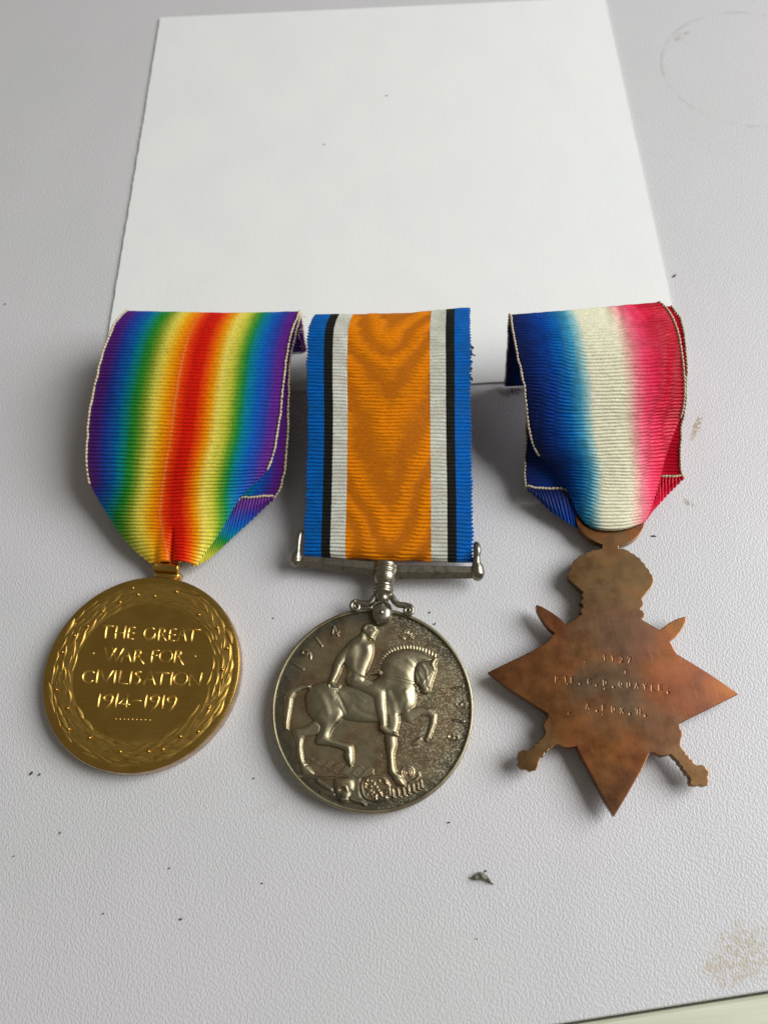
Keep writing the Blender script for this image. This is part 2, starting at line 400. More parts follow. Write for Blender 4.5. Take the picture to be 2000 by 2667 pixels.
# ================================================================== CARD
C = [W(258, 1043), W(1785, 978), W(1572, -2), W(419.5, 50.6)]
N = 120; th = .55
tt = np.linspace(0, 1, N)
P = np.zeros((N, N, 3))
for i, a in enumerate(tt):
    L_ = C[0]*(1-a)+C[3]*a; R_ = C[1]*(1-a)+C[2]*a
    for_j = L_[None]*(1-tt[:, None])+R_[None]*tt[:, None]; P[i] = for_j
P[:, 0, 0] += (value_noise(np.arange(N)*.9, np.zeros(N), 3)-.5)*.22
P[:, 1, 0] += (value_noise(np.arange(N)*.9, np.zeros(N), 3)-.5)*.1
P[0, :, 1] += (value_noise(np.arange(N)*.2, np.zeros(N), 4)-.5)*.25
P[:, :, 2] = .06
Pt = P.copy(); Pt[:, :, 2] = th
Pt[:, :, 2] += .10*np.sin(tt*3.1)[:, None]*np.sin(tt*3.1)[None]
def grid_faces(R, Cn, off=0, flip=False):
    i, j = np.meshgrid(np.arange(R-1), np.arange(Cn-1), indexing='ij'); a = (i*Cn+j+off).ravel()
    f = np.stack([a, a+1, a+Cn+1, a+Cn], 1)
    return f[:, ::-1] if flip else f
ring = [0*N+j for j in range(N)]+[i*N+N-1 for i in range(1, N)]+[(N-1)*N+j for j in range(N-2, -1, -1)]+[i*N for i in range(N-2, 0, -1)]
fs = grid_faces(N, N).tolist()+grid_faces(N, N, N*N, True).tolist()
for k in range(len(ring)):
    a, b = ring[k], ring[(k+1) % len(ring)]; fs.append([a, a+N*N, b+N*N, b])
card = mesh_obj('blank_card', np.vstack([Pt.reshape(-1, 3), P.reshape(-1, 3)]), fs, mat_card(), smooth=False, origin=(C[0]+C[2])/2*[1, 1, 0])
tag(card, 'blank white square card lying flat under the tops of the three ribbons', 'card')

# ================================================================== RIBBON SHEETS
STITCH = simple('cream_edge_thread', (226, 208, 172), .55, 0, .3, 3)
def ctrl(Z, rows, K=9, power=2.5):
    """rows: (xL,yL, xR,yR, sag, hL,hM,hR, u0,u1)"""
    out = []; U = []
    t = np.linspace(0, 1, K)
    for (xl, yl, xr, yr, sag, hl, hm, hr, u0, u1, *uk) in rows:
        r = []; uk = uk[0] if uk else 0
        for a in t:
            s = abs(2*a-1)**power; he = hl if a < .5 else hr
            hh = hm*(1-s)+he*s
            r.append(Z(xl+(xr-xl)*a, yl+(yr-yl)*a+sag*(1-(2*a-1)**2), hh))
        out.append(r); U.append(u0+(u1-u0)*t+uk*4*t*(1-t))
    return np.array(out), np.array(U)
def sheet(name, P, U, pitch, amp, mat, parent, moire=None, beads=None, ncol=120, scallop=.12, thick=.22, v0=0.0, seed=1, disp=None, sub=8, label=None, holder=None):
    R = len(P); td = np.linspace(0, R-1, (R-1)*40+1)
    D = cr(P, td); seg = np.linalg.norm(np.diff(D, axis=0), axis=2); K = P.shape[1]
    # arc length averaged over the columns
    s = np.concatenate([[0], np.cumsum(seg.mean(1))])
    nv = max(int(s[-1]/pitch*sub), 8); vs = np.linspace(0, s[-1], nv+1); ts = np.interp(vs, s, td)
    G = cr(P, ts); UU = cr(U, ts)
    tc = np.linspace(0, K-1, ncol)
    G = np.transpose(cr(np.transpose(G, (1, 0, 2)), tc), (1, 0, 2)); UU = np.clip(cr(UU.T, tc).T, 0, 1)
    vv = np.repeat(vs[:, None], ncol, 1)+v0
    G = G.copy(); G[..., 2] += .55*(value_noise(UU*3.2+seed, vv*.085+3, seed+14)-.5)*np.clip((G[..., 2]-3.5)/3, 0, 1)
    if disp is not None: G = disp(G, UU, vv)
    du = np.gradient(G, axis=1); dv = np.gradient(G, axis=0); nn = np.cross(du, dv); nn /= np.linalg.norm(nn, axis=2)[..., None]+1e-12
    if nn[..., 2].mean() < 0: nn = -nn
    ph = vv/pitch+.25*(value_noise(UU*6+seed, vv*.15, seed)-.5)+.10*(value_noise(UU*40, vv*.8, seed+5)-.5)
    prof = np.abs(np.sin(math.pi*ph))**.62
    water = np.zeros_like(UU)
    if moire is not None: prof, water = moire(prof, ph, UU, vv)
    amp_l = amp*(.85+.3*value_noise(UU*25, vv/pitch, seed+9))
    G2 = G+nn*(amp_l*prof)[..., None]
    side = du/(np.linalg.norm(du, axis=2)[..., None]+1e-12)
    edge = np.clip((UU-.985)/.015, 0, 1)-np.clip((.015-UU)/.015, 0, 1)
    G2 = G2+side*(edge*.22*(value_noise(UU*2+seed, vv*.55, seed+3)-.5))[..., None]
    G2 += side*(edge*scallop*(prof-.5)*np.sign(UU[:, -1:].mean()-UU[:, :1].mean()))[..., None]
    nR = nv+1
    Gb = G2-nn*thick
    Vt = np.vstack([G2.reshape(-1, 3), Gb.reshape(-1, 3)]); off = nR*ncol
    uvs = np.stack([UU.ravel(), vv.ravel()], 1); uvs = np.vstack([uvs, uvs])
    flip = np.cross(du, dv)[..., 2].mean() < 0
    f = grid_faces(nR, ncol, 0, flip).tolist()+grid_faces(nR, ncol, off, not flip).tolist()
    ring = [j for j in range(ncol)]+[i*ncol+ncol-1 for i in range(1, nR)]+[(nR-1)*ncol+j for j in range(ncol-2, -1, -1)]+[i*ncol for i in range(nR-2, 0, -1)]
    for k in range(len(ring)):
        a, b = ring[k], ring[(k+1) % len(ring)]; f.append([a, a+off, b+off, b] if not flip else [b, b+off, a+off, a])
    o = mesh_obj(name, Vt, f, mat, parent, uv=uvs)
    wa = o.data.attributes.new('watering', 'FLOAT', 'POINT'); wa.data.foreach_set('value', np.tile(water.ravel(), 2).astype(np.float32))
    if label: o['label'] = label
    if beads:
        parts = []
        for side_i in beads:
            cidx = 0 if side_i < 0 else ncol-1
            E_ = G2[:, cidx]; okm = (UU[:, cidx] < .012) | (UU[:, cidx] > .988)
            vph = ph[:, cidx]
            for k in range(int(vph.min()), int(vph.max())+1):
                j = int(np.argmin(np.abs(vph-(k+.5))))
                if not okm[j] or abs(vph[j]-(k+.5)) > .2: continue
                tdir = G[min(j+2, nR-1), cidx]-G[max(j-2, 0), cidx]; tdir /= np.linalg.norm(tdir)+1e-9
                sd = side[j, cidx]*(1 if side_i > 0 else -1); nd = np.cross(tdir, sd)
                w = random.uniform(-.35, .35); t2 = tdir*math.cos(w)+sd*math.sin(w)
                s2 = np.cross(nd, t2)
                Rm = np.stack([s2, t2, nd], 1)
                parts.append(ball(E_[j]+sd*.05, .56*pitch*random.uniform(1.0, 1.2), 8, 6, (.56, .92, .58), Rm))
        if parts:
            V_, F_ = merge(parts); b = mesh_obj('edge_stitching', V_, F_, STITCH, o); tag(b, kind='stuff')
    return o, G2, UU
def tail(P0, U0, steps):
    """rows behind the crest: world offsets (dy, z as fraction or absolute) from the crest row"""
    rows = []; us = []
    for dy, zf in steps:
        r = P0.copy(); r[:, 1] += dy; r[:, 2] = r[:, 2]*zf if zf <= 1 else zf; rows.append(r); us.append(U0)
    return np.array(rows), np.array(us)

# ---------------- gilt medal
GO = (W(103+0, 1757)*.0)+np.array([-46.31, 36.10, 0]); GR = 17.93
gilt = empty('medal', GO, 'gilt round medal with a laurel wreath and raised words, hanging on a rainbow striped ribbon', 'medal', 'medals laid in a row')
MG = mat_gold(); MGR = mat_gold_rub(); MGE = mat_gold_edge()
r1m = mat_ribbon('rainbow_silk', RAIN, 38, dash=.44)
rows = [(350, 98, 1550, 95, 8, 11.5, 12, 11.5, 0, 1), (285, 165, 1522, 160, 8, 12.7, 13.4, 12.6, 0, 1), (235, 270, 1487, 265, 6, 13, 14.1, 13, 0, 1),
        (195, 390, 1458, 395, 5, 12.6, 14.2, 12.8, 0, 1), (150, 560, 1437, 570, 4, 11.8, 13.8, 12.2, 0, 1), (108, 760, 1415, 780, 4, 10.6, 12.8, 10.8, 0, 1),
        (90, 950, 1390, 960, 6, 9.4, 11.6, 9.4, 0, 1), (85, 1120, 1350, 1130, 8, 8.2, 10.4, 8.0, 0, 1, .008), (96, 1262, 1290, 1235, 12, 6.8, 9.0, 6.8, 0, .965, .024),
        (150, 1380, 1165, 1352, 14, 5.6, 7.6, 5.9, .085, .89), (215, 1490, 1084, 1475, 14, 4.8, 6.6, 5.2, .17, .825, -.010), (285, 1600, 1012, 1605, 4, 4.2, 5.8, 4.6, .23, .775, -.028),
        (355, 1692, 945, 1702, -14, 3.8, 5.2, 4.1, .27, .73, -.034), (440, 1775, 880, 1785, -24, 3.4, 4.6, 3.6, .315, .69, -.038), (535, 1845, 835, 1850, -22, 3.0, 4.0, 3.2, .37, .655, -.036)]
P, U = ctrl(Z1, rows, 11, 3.2)
Pt_, Ut_ = tail(P[0], U[0], [(-2.0, .08), (-.6, .5), (.6, .86)])
P = np.concatenate([Pt_, P]); U = np.concatenate([Ut_, U])
pl = Z1(672, 1770, 3.5)
def pleat(G, UU, vv):
    # the cloth is pinched where it enters the ring
    d = np.clip(1-(G[..., 1]-pl[1])/5.0, 0, 1.15)**1.3
    x = (G[..., 0]-pl[0])-.10*(G[..., 1]-pl[1])
    G = G.copy()
    G[..., 2] -= 1.3*d*np.exp(-(x/.45)**2)
    G[..., 2] += .25*d*np.exp(-((x+1.6)/1.3)**2)+.4*d*np.exp(-((x-2.0)/1.6)**2)
    x2 = x+3.0; G[..., 2] -= .22*d*np.exp(-(x2/.8)**2)
    G[..., 2] += .25*(value_noise(UU*5, vv*.12, 3)-.5)
    return G
rb, _, _ = sheet('ribbon', P, U, .76, .38, r1m, gilt, beads=(-1, 1), ncol=170, disp=pleat, seed=2)
rowsb = [(430, 110, 1562, 100, 4, 9.5, 9.8, 10.4, .04, 1), (340, 230, 1524, 232, 4, 10.2, 11, 11.0, .04, 1), (290, 400, 1484, 420, 4, 10, 11, 11.0, .04, 1), (240, 600, 1474, 610, 4, 9.5, 10.6, 10.4, .04, 1),
         (210, 780, 1470, 790, 4, 8.6, 9.6, 9.2, .04, 1), (190, 950, 1464, 960, 4, 7.4, 8.6, 7.8, .04, 1), (190, 1100, 1454, 1110, 4, 6.2, 7.4, 6.4, .04, 1),
         (210, 1230, 1437, 1235, 4, 4.8, 5.8, 5.2, .04, 1), (260, 1320, 1412, 1322, 4, 3.9, 4.5, 4.5, .06, 1), (330, 1385, 1372, 1384, 2, 3.3, 3.7, 4.0, .1, 1)]
P, U = ctrl(Z1, rowsb, 7, 2.5)
sheet('ribbon_back_layer', P, U, .76, .28, r1m, gilt, beads=(1,), ncol=110, seed=4)
def fold(Z, rows, hs):
    P = []; U = []
    for (xs, ys, xe, ye, us, ue), (ha, hb) in zip(rows, hs):
        t = np.linspace(0, 1, 5)
        P.append([Z(xs+(xe-xs)*a, ys+(ye-ys)*a, ha+(hb-ha)*a+.5*math.sin(a*math.pi)) for a in t]); U.append(us+(ue-us)*t)
    return np.array(P), np.array(U)
P, U = fold(Z1, [(800, 1800, 800, 1858, .70, .64), (860, 1780, 850, 1848, .72, .67), (960, 1640, 912, 1815, .80, .70), (1060, 1500, 990, 1750, .90, .74), (1140, 1400, 1066, 1678, 1, .80), (1200, 1387, 1145, 1603, 1, .85),
                 (1260, 1383, 1224, 1528, 1, .90), (1320, 1380, 1304, 1450, 1, .95), (1370, 1377, 1374, 1385, 1, .993)],
            [(2.5, 2.2), (2.7, 2.3), (3.1, 2.4), (3.6, 2.5), (4.2, 2.6), (4.4, 2.7), (4.5, 2.9), (4.6, 3.3), (4.6, 4.2)])
sheet('folded_corner', P, U, .80, .3, r1m, gilt, beads=(-1,), ncol=70, seed=5)
# frayed threads at the back end
def threads(name, pts_fn, n, mat, parent, r=.05):
    parts = []
    for k in range(n): parts.append(tube(smooth_path(pts_fn(k), 5), r, 5))
    V_, F_ = merge(parts); return tag(mesh_obj(name, V_, F_, mat, parent), kind='stuff')
def fr1(k):
    a = Z1(1540+random.uniform(-5, 22), 120+random.uniform(-10, 240), random.uniform(6, 9.5)); d = np.array([random.uniform(.1, .9), random.uniform(-.6, .5), random.uniform(-.6, .3)])
    return [a, a+d*.8+[0, 0, .1], a+d*1.6+np.array([random.uniform(-.3, .3), -.3, -.3])]
threads('frayed_threads', fr1, 10, STITCH, gilt, .06)

def text_strokes(parent, name, strokes, r, h, mat, hz):
    """strokes: list of polylines in world mm (z ignored); a low ridge with sloping sides"""
    parts = []
    for pl_ in strokes:
        pts = np.array(pl_, float); n = len(pts)
        d = np.gradient(pts, axis=0) if n > 1 else np.array([[1, 0, 0.]])
        d[:, 2] = 0; d /= np.linalg.norm(d, axis=1)[:, None]+1e-9
        s = np.stack([-d[:, 1], d[:, 0], 0*d[:, 0]], 1)
        a0 = pts[0]-d[0]*r*.8; a1 = pts[-1]+d[-1]*r*.8
        pts2 = np.vstack([[a0], pts, [a1]]); s2 = np.vstack([[s[0]], s, [s[-1]]])
        prof = [(-1, 0), (-.75, .35), (-.35, .85), (0, 1), (.35, .85), (.75, .35), (1, 0)]
        V_ = []
        for i, (p_, n_) in enumerate(zip(pts2, s2)):
            end = (i == 0 or i == len(pts2)-1)
            for x, z in prof:
                V_.append([p_[0]+n_[0]*x*r*(.6 if end else 1), p_[1]+n_[1]*x*r*(.6 if end else 1), hz-.03+(z*h if not end else 0)])
        m = len(prof); f_ = [[i*m+k, i*m+k+1, (i+1)*m+k+1, (i+1)*m+k] for i in range(len(pts2)-1) for k in range(m-1)]
        f_ = [q_[::-1] for q_ in f_]
        parts.append((V_, f_))
    V_, F_ = merge(parts); return mesh_obj(name, V_, F_, mat, parent)
def arc(Z, cx_, cy_, rx, ry, a0, a1, n=14, shear=0.0, h=0):
    o = []
    for a in np.linspace(math.radians(a0), math.radians(a1), n):
        y = -ry*math.sin(a); o.append(Z(cx_+rx*math.cos(a)-shear*y, cy_+y, h))
    return o
def ln(Z, *p): return [Z(x, y, 3.0) for x, y in p]
# disc body: flat face, rounded rim, worn edge
HZ = 3.0
disc = mesh_obj('disc', *merge([lathe([(0, HZ), (8, HZ), (GR-1.2, HZ), (GR-.35, HZ-.02), (GR-.12, HZ-.12)], GO, (0, 0, 1), 160)]), MG, gilt)
ed = mesh_obj('edge', *merge([lathe([(GR-.12, HZ-.12), (GR, HZ-.32), (GR, .5), (GR-.3, .15), (0, .15)], GO, (0, 0, 1), 160)]), MGE, gilt)
# letters
sh = .17
LT = {}
def GAx(x, y): return x, y
L = []
def add(*st): L.append([[p for p in s_] for s_ in st])
def l_(Z, *p): return [Z(x, y, HZ) for x, y in p]
def a_(Z, cx_, cy_, rx, ry, a0, a1, shr=.15): return arc(Z, cx_, cy_, rx, ry, a0, a1, 16, shr, HZ)
add(l_(GA, (893, 826), (1078, 836)), l_(GA, (985, 832), (960, 1003)))                                       # T
add(l_(GA, (1130, 835), (1103, 1010)), l_(GA, (1255, 838), (1230, 1012)), l_(GA, (1117, 932), (1243, 936)))   # H
add(l_(GA, (1312, 850), (1285, 1010)), l_(GA, (1312, 850), (1390, 856)), l_(GA, (1300, 935), (1378, 936)), l_(GA, (1286, 1018), (1362, 1020)))
add(a_(GB, 165, 940, 78, 88, 48, 322), l_(GB, (242, 938), (226, 1010)))                                     # G
add(l_(GB, (312, 865), (286, 1035)), a_(GB, 320, 905, 62, 40, 100, -85), l_(GB, (335, 950), (398, 1040)))
add(l_(GB, (465, 872), (440, 1040)), l_(GB, (465, 875), (545, 880)), l_(GB, (452, 958), (530, 962)), l_(GB, (440, 1042), (520, 1045)))
add(l_(GB, (560, 1043), (650, 850), (684, 1048)), l_(GB, (600, 966), (668, 970)))
add(l_(GB, (690, 882), (888, 888)), l_(GB, (790, 886), (765, 1048)))
add(l_(GA, (962, 1155), (1015, 1335), (1118, 1155)), l_(GA, (1064, 1155), (1128, 1335), (1228, 1158)))      # W
add(l_(GA, (1190, 1338), (1280, 1140), (1330, 1345)), l_(GA, (1228, 1262), (1308, 1266)))
add(l_(GA, (1400, 1180), (1374, 1345)), a_(GA, 1410, 1215, 65, 38, 100, -85), l_(GA, (1425, 1258), (1515, 1375)))
add(l_(GB, (212, 1182), (184, 1352)), l_(GB, (212, 1182), (300, 1186)), l_(GB, (200, 1255), (275, 1257)))
add(a_(GB, 400, 1267, 92, 86, 0, 360, .12))
add(l_(GB, (545, 1185), (514, 1357)), a_(GB, 550, 1222, 64, 38, 100, -85), l_(GB, (565, 1264), (645, 1388)))
add(a_(GA, 728, 1562, 86, 88, 42, 318))                                                                    # C
add(l_(GA, (862, 1470), (832, 1650))); add(l_(GA, (905, 1475), (965, 1657), (1078, 1478)))
add(l_(GA, (1115, 1480), (1088, 1655))); add(l_(GA, (1186, 1480), (1158, 1660), (1284, 1666)))
add(l_(GA, (1342, 1490), (1314, 1665)))
add(l_(GA, (1478, 1494), (1440, 1484), (1412, 1498), (1402, 1528), (1420, 1556), (1452, 1578), (1464, 1612), (1446, 1650), (1410, 1666), (1376, 1656)))
add(l_(GD, (75, 232), (180, 28), (238, 238)), l_(GD, (118, 165), (218, 168)))
add(l_(GD, (240, 66), (440, 76)), l_(GD, (345, 72), (318, 236)))
add(l_(GD, (490, 65), (463, 242))); add(a_(GD, 612, 155, 98, 92, 0, 360, .12))
add(l_(GD, (732, 248), (755, 75), (880, 252), (914, 72)))
add(l_(GC, (890, 375), (856, 555))); add(a_(GC, 1010, 430, 62, 52, 0, 360, .1), l_(GC, (1071, 425), (1050, 495), (1005, 550), (950, 585)))
add(l_(GC, (1145, 375), (1106, 562))); add(l_(GC, (1262, 565), (1292, 385), (1155, 520), (1312, 526)))
add(l_(GC, (1340, 467), (1475, 473))); add(l_(GC, (1560, 390), (1528, 572)))
add(a_(GD, 240, 440, 62, 52, 0, 360, .1), l_(GD, (301, 440), (278, 515), (235, 575), (180, 615)))
add(l_(GD, (371, 395), (344, 575))); add(a_(GD, 485, 452, 62, 52, 0, 360, .1), l_(GD, (546, 450), (525, 520), (485, 580), (440, 615)))
for s_ in L: text_strokes(disc, 'letter', s_, .27, .30, MGR, HZ)
for Zf, x, y, r in [(GA, 795, 1225, .24), (GB, 820, 1268, .24)]+[(GC, x, 733+(x-1117)*.03, .19) for x in (1117, 1178, 1238, 1295, 1357, 1417, 1477, 1540, 1605)]:
    mesh_obj('raised_dot', *ball(Zf(x, y, HZ), r, 12, 8, (1, 1, .8)), MGR, disc)
# laurel wreath: leaves run clockwise round the disc
def leaf_mesh(Lf=3.5, wd=.66):
    V_ = []; n = 8; m = 5
    for i in range(n):
        t = i/(n-1); w = wd*(math.sin(math.pi*min(t*.92+.05, 1))**.8)*(1-.25*t)
        for k in range(m):
            x = -1+2*k/(m-1)
            V_.append([t*Lf, x*w+.10*math.sin(t*3), -.10+.34*t**.8*(1-.3*t)+.10*(1-abs(x))-.06*(x*x)-(.20 if abs(x) == 1 else 0)+.05*math.cos(x*math.pi*2)])
    f_ = [[i*m+k, (i+1)*m+k, (i+1)*m+k+1, i*m+k+1] for i in range(n-1) for k in range(m-1)]
    return V_, f_
lv, lf = leaf_mesh()
me = bpy.data.meshes.new('laurel_leaf'); me.from_pydata((np.array(lv)*MM).tolist(), [], lf); me.update()
me.polygons.foreach_set('use_smooth', [True]*len(me.polygons)); MGL = mat_leaf(); me.materials.append(MGL)
band_prof = [(12.35, HZ-.02), (12.75, HZ+.05), (13.4, HZ+.13), (14.6, HZ+.17), (15.8, HZ+.13), (16.4, HZ+.05), (16.75, HZ-.02)]
mesh_obj('wreath_band', *lathe(band_prof, GO, (0, 0, 1), 160), MGL, disc)
band = [(12.95, 34, 0.0), (13.7, 35, .5), (14.5, 36, .15), (15.3, 37, .65), (16.0, 38, .3), (16.45, 36, .8)]
for rr, cnt, ph0 in band:
    for k in range(cnt):
        a = -(k+ph0+random.uniform(-.16, .16))/cnt*2*math.pi-1.7
        rj = rr+random.uniform(-.15, .15)
        o = bpy.data.objects.new('laurel_leaf', me); col.objects.link(o); o.parent = disc
        o.location = Vector((rj*math.cos(a), rj*math.sin(a), HZ+.06+random.uniform(-.03, .04)))*MM
        o.rotation_euler = (random.uniform(-.08, .08), random.uniform(-.03, .03), a-math.pi/2-.10+random.choice((-1, 1))*random.uniform(.0, .20)-(.08 if rr > 15 else -.03))
        s_ = random.uniform(.85, 1.12); o.scale = (s_, s_*random.uniform(.85, 1.15), random.uniform(.65, .9))
        # follow the curve of the band
for Zf, x, y in [(GA, 1437, 378), (GA, 1178, 487), (GA, 930, 620), (GA, 716, 835), (GA, 528, 968), (GA, 350, 1210), (GA, 386, 1470), (GB, 242, 400), (GB, 553, 337), (GB, 876, 668),
                 (GB, 1140, 855), (GB, 1283, 1152), (GB, 1218, 1462), (GC, 262, 310), (GC, 425, 578), (GC, 740, 1002), (GC, 1180, 1203), (GC, 440, 880), (GD, 1022, 575), (GD, 868, 917), (GD, 610, 985), (GD, 358, 1170), (GA, 1365, 285), (GC, 1590, 1200)]:
    mesh_obj('berry', *ball(Zf(x, y, HZ+.30), .29, 12, 8, (1, 1, .95)), MG, disc)
# suspension
rc = W(438, 1400, 2.6)
mesh_obj('suspension_ring', *torus([rc[0], rc[1], 2.6], 5.55, .5, 90, 12, .8), MG, gilt)
pA = W(402, 1475, 3.2); pB = W(468, 1482, 3.2); ax = pB-pA; Lb = np.linalg.norm(ax)
prof = [(0, 0), (.85, 0), (1.02, .15), (1.02, .5), (.94, .6), (.98, Lb*.5), (.94, Lb-.6), (1.02, Lb-.5), (1.02, Lb-.15), (.85, Lb), (0, Lb)]
mesh_obj('suspension_barrel', *lathe(prof, pA, ax, 32), MG, gilt)
def pillow(poly, h0, h1, steps=6, power=2.2, base=None):
    """a domed plate with the given outline (list of world xy)"""
    P_ = np.array(poly)[:, :2]; n = len(P_); c_ = P_.mean(0); V_ = []
    if base is not None: V_ += [[p[0], p[1], base] for p in P_]
    for i in range(steps+1):
        k = i/steps; s_ = 1-k*.97
        for p in P_:
            q_ = c_+(p-c_)*s_; V_.append([q_[0], q_[1], h0+(h1-h0)*(1-(1-k)**power)])
    rows_ = len(V_)//n
    f_ = [[i*n+k, i*n+(k+1) % n, (i+1)*n+(k+1) % n, (i+1)*n+k] for i in range(rows_-1) for k in range(n)]
    f_.append([(rows_-1)*n+k for k in range(n)])
    area_ = sum(P_[i-1][0]*P_[i][1]-P_[i][0]*P_[i-1][1] for i in range(n))
    if area_ < 0: f_ = [q_[::-1] for q_ in f_]
    return np.array(V_), f_
nk = [W(x, y, 3.0) for x, y in [(403, 1487), (470, 1492), (466, 1501), (456, 1507), (430, 1506), (412, 1504), (402, 1498)]]
mesh_obj('neck_lug', *pillow(nk, 2.7, 3.25, 5, 2, .8), MG, gilt)

# ---------------- silver medal
SO = np.array([-5.15, 26.14, 0]); SR = 17.82
silver = empty('medal', SO, 'tarnished silver round medal with a horse and rider, on an orange ribbon with striped edges', 'medal', 'medals laid in a row')
MSF = mat_silver('tarnished_silver_field', True); MSH = mat_silver('rubbed_silver', False); MST = mat_steel()
r2m = mat_ribbon('orange_watered_silk', BWMC, 32, 'CONSTANT', rough=.38)
rows = [(345, 118, 1440, 70, 9, 13.6, 14, 13.6, 0, 1), (310, 172, 1442, 150, 8, 14.8, 15.3, 14.8, 0, 1), (291, 262, 1443, 252, 6, 15.2, 15.9, 15.4, 0, 1), (284, 500, 1446, 500, 4, 14.3, 15.2, 14.6, 0, 1),
        (288, 800, 1446, 800, 0, 12.2, 13.2, 12.4, 0, 1), (285, 1100, 1450, 1105, 0, 10.0, 10.9, 10.2, 0, 1), (275, 1400, 1458, 1410, -4, 7.7, 8.5, 7.8, 0, 1), (265, 1640, 1462, 1670, -8, 5.6, 6.4, 5.8, 0, 1),
        (261, 1770, 1464, 1815, -6, 4.5, 5.2, 4.6, 0, 1), (262, 1828, 1465, 1868, 0, 3.7, 4.1, 3.8, 0, 1), (275, 1848, 1462, 1886, 2, 2.7, 2.9, 2.7, 0, 1)]
P, U = ctrl(Z3, rows, 9, 2.5)
Pt_, Ut_ = tail(P[0], U[0], [(-6.5, .05), (-3.2, .42), (-.2, .84)])
Pe = P[-1].copy(); Pe[:, 1] += 1.2; Pe[:, 2] = 1.8
P = np.concatenate([Pt_, P, [Pe]]); U = np.concatenate([Ut_, U, [U[-1]]])
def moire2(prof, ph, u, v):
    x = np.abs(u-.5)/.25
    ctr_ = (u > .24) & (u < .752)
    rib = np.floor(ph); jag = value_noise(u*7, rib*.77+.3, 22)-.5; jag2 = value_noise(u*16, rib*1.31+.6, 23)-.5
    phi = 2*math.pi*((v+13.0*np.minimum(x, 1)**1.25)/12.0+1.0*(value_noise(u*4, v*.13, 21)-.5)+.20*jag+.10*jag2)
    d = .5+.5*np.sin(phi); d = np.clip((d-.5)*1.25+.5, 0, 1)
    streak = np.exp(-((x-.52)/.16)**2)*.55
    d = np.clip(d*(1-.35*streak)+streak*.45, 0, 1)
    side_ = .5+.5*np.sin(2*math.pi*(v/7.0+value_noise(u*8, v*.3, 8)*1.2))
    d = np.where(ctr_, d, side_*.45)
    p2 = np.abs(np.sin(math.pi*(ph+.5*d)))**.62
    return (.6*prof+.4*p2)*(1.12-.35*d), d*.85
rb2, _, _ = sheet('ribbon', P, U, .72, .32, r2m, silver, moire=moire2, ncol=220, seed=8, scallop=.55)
P, U = ctrl(Z3, [(400, 160, 1400, 150, 0, 10, 10, 10, .03, .97), (380, 600, 1405, 600, 0, 9, 9.6, 9, .03, .97), (360, 1100, 1405, 1100, 0, 6.2, 6.6, 6.2, .03, .97), (340, 1500, 1410, 1500, 0, 3.6, 3.9, 3.6, .03, .97), (320, 1800, 1420, 1830, 0, 1.2, 1.4, 1.2, .03, .97)], 7)
sheet('ribbon_back_layer', P, U, .72, .14, r2m, silver, ncol=70, seed=9)
BLUE = simple('blue_thread', (14, 66, 130), .6)
def fr2(k):
    a = Z3(1440+random.uniform(0, 14), random.uniform(330, 580), random.uniform(8, 9.5)); d = np.array([random.uniform(.3, .9), random.uniform(-.7, .4), random.uniform(-.4, .4)])*(.95 if random.random() < .35 else .5)
    return [a-[.6, 0, 0], a+d*.5, a+d+np.array([random.uniform(-.2, .3), random.uniform(-.4, .2), 0])]
threads('frayed_threads', fr2, 26, BLUE, silver, .15)

MRIM = mat_silver('bright_silver_rim', False)
# -- struck relief face as one height field
NG = 440
g1 = np.linspace(-1, 1, NG); Ug, Vg = np.meshgrid(g1, g1, indexing='ij')
RF = SR-.62
X = Ug*np.sqrt(1-Vg**2/2)*RF; Y = Vg*np.sqrt(1-Ug**2/2)*RF
HF = 2.45
FaceH = 2.9
def loc(x, y): p = Z5(x, y, FaceH); return np.array([p[0]-SO[0], p[1]-SO[1]])
PXMM = np.linalg.norm(loc(900, 850)-loc(800, 850))/100      # mm per zoomed pixel
Hh = np.zeros_like(X); ID = np.zeros(X.shape, int)
def window(pts, pad):
    pts = np.array(pts); return (X > pts[:, 0].min()-pad) & (X < pts[:, 0].max()+pad) & (Y > pts[:, 1].min()-pad) & (Y < pts[:, 1].max()+pad)
def chain_d(pts, rad):
    """signed depth inside a chain of tapered capsules"""
    pts = np.array([loc(*p) for p in pts]); rad = np.array(rad)*PXMM*np.ones(len(pts))
    m = window(pts, rad.max()+.05); x, y = X[m], Y[m]; best = np.full(x.shape, -9.0); rb_ = np.ones(x.shape)*.1
    for (a, b, ra, rbb) in zip(pts[:-1], pts[1:], rad[:-1], rad[1:]):
        d = b-a; t = np.clip(((x-a[0])*d[0]+(y-a[1])*d[1])/(d@d+1e-9), 0, 1); r_ = ra+(rbb-ra)*t
        q_ = r_-np.hypot(x-a[0]-t*d[0], y-a[1]-t*d[1]); u_ = q_/r_ > best/rb_; best = np.where(u_, q_, best); rb_ = np.where(u_, r_, rb_)
    return m, best, rb_
def catmull_closed(pts, k=4):
    P_ = np.array(pts, float); n = len(P_); out = []
    for i in range(n):
        a, b, c, d = P_[i-1], P_[i], P_[(i+1) % n], P_[(i+2) % n]
        for j in range(k):
            t = j/k; out.append(.5*((2*b)+(-a+c)*t+(2*a-5*b+4*c-d)*t*t+(-a+3*b-3*c+d)*t**3))
    return np.array(out)
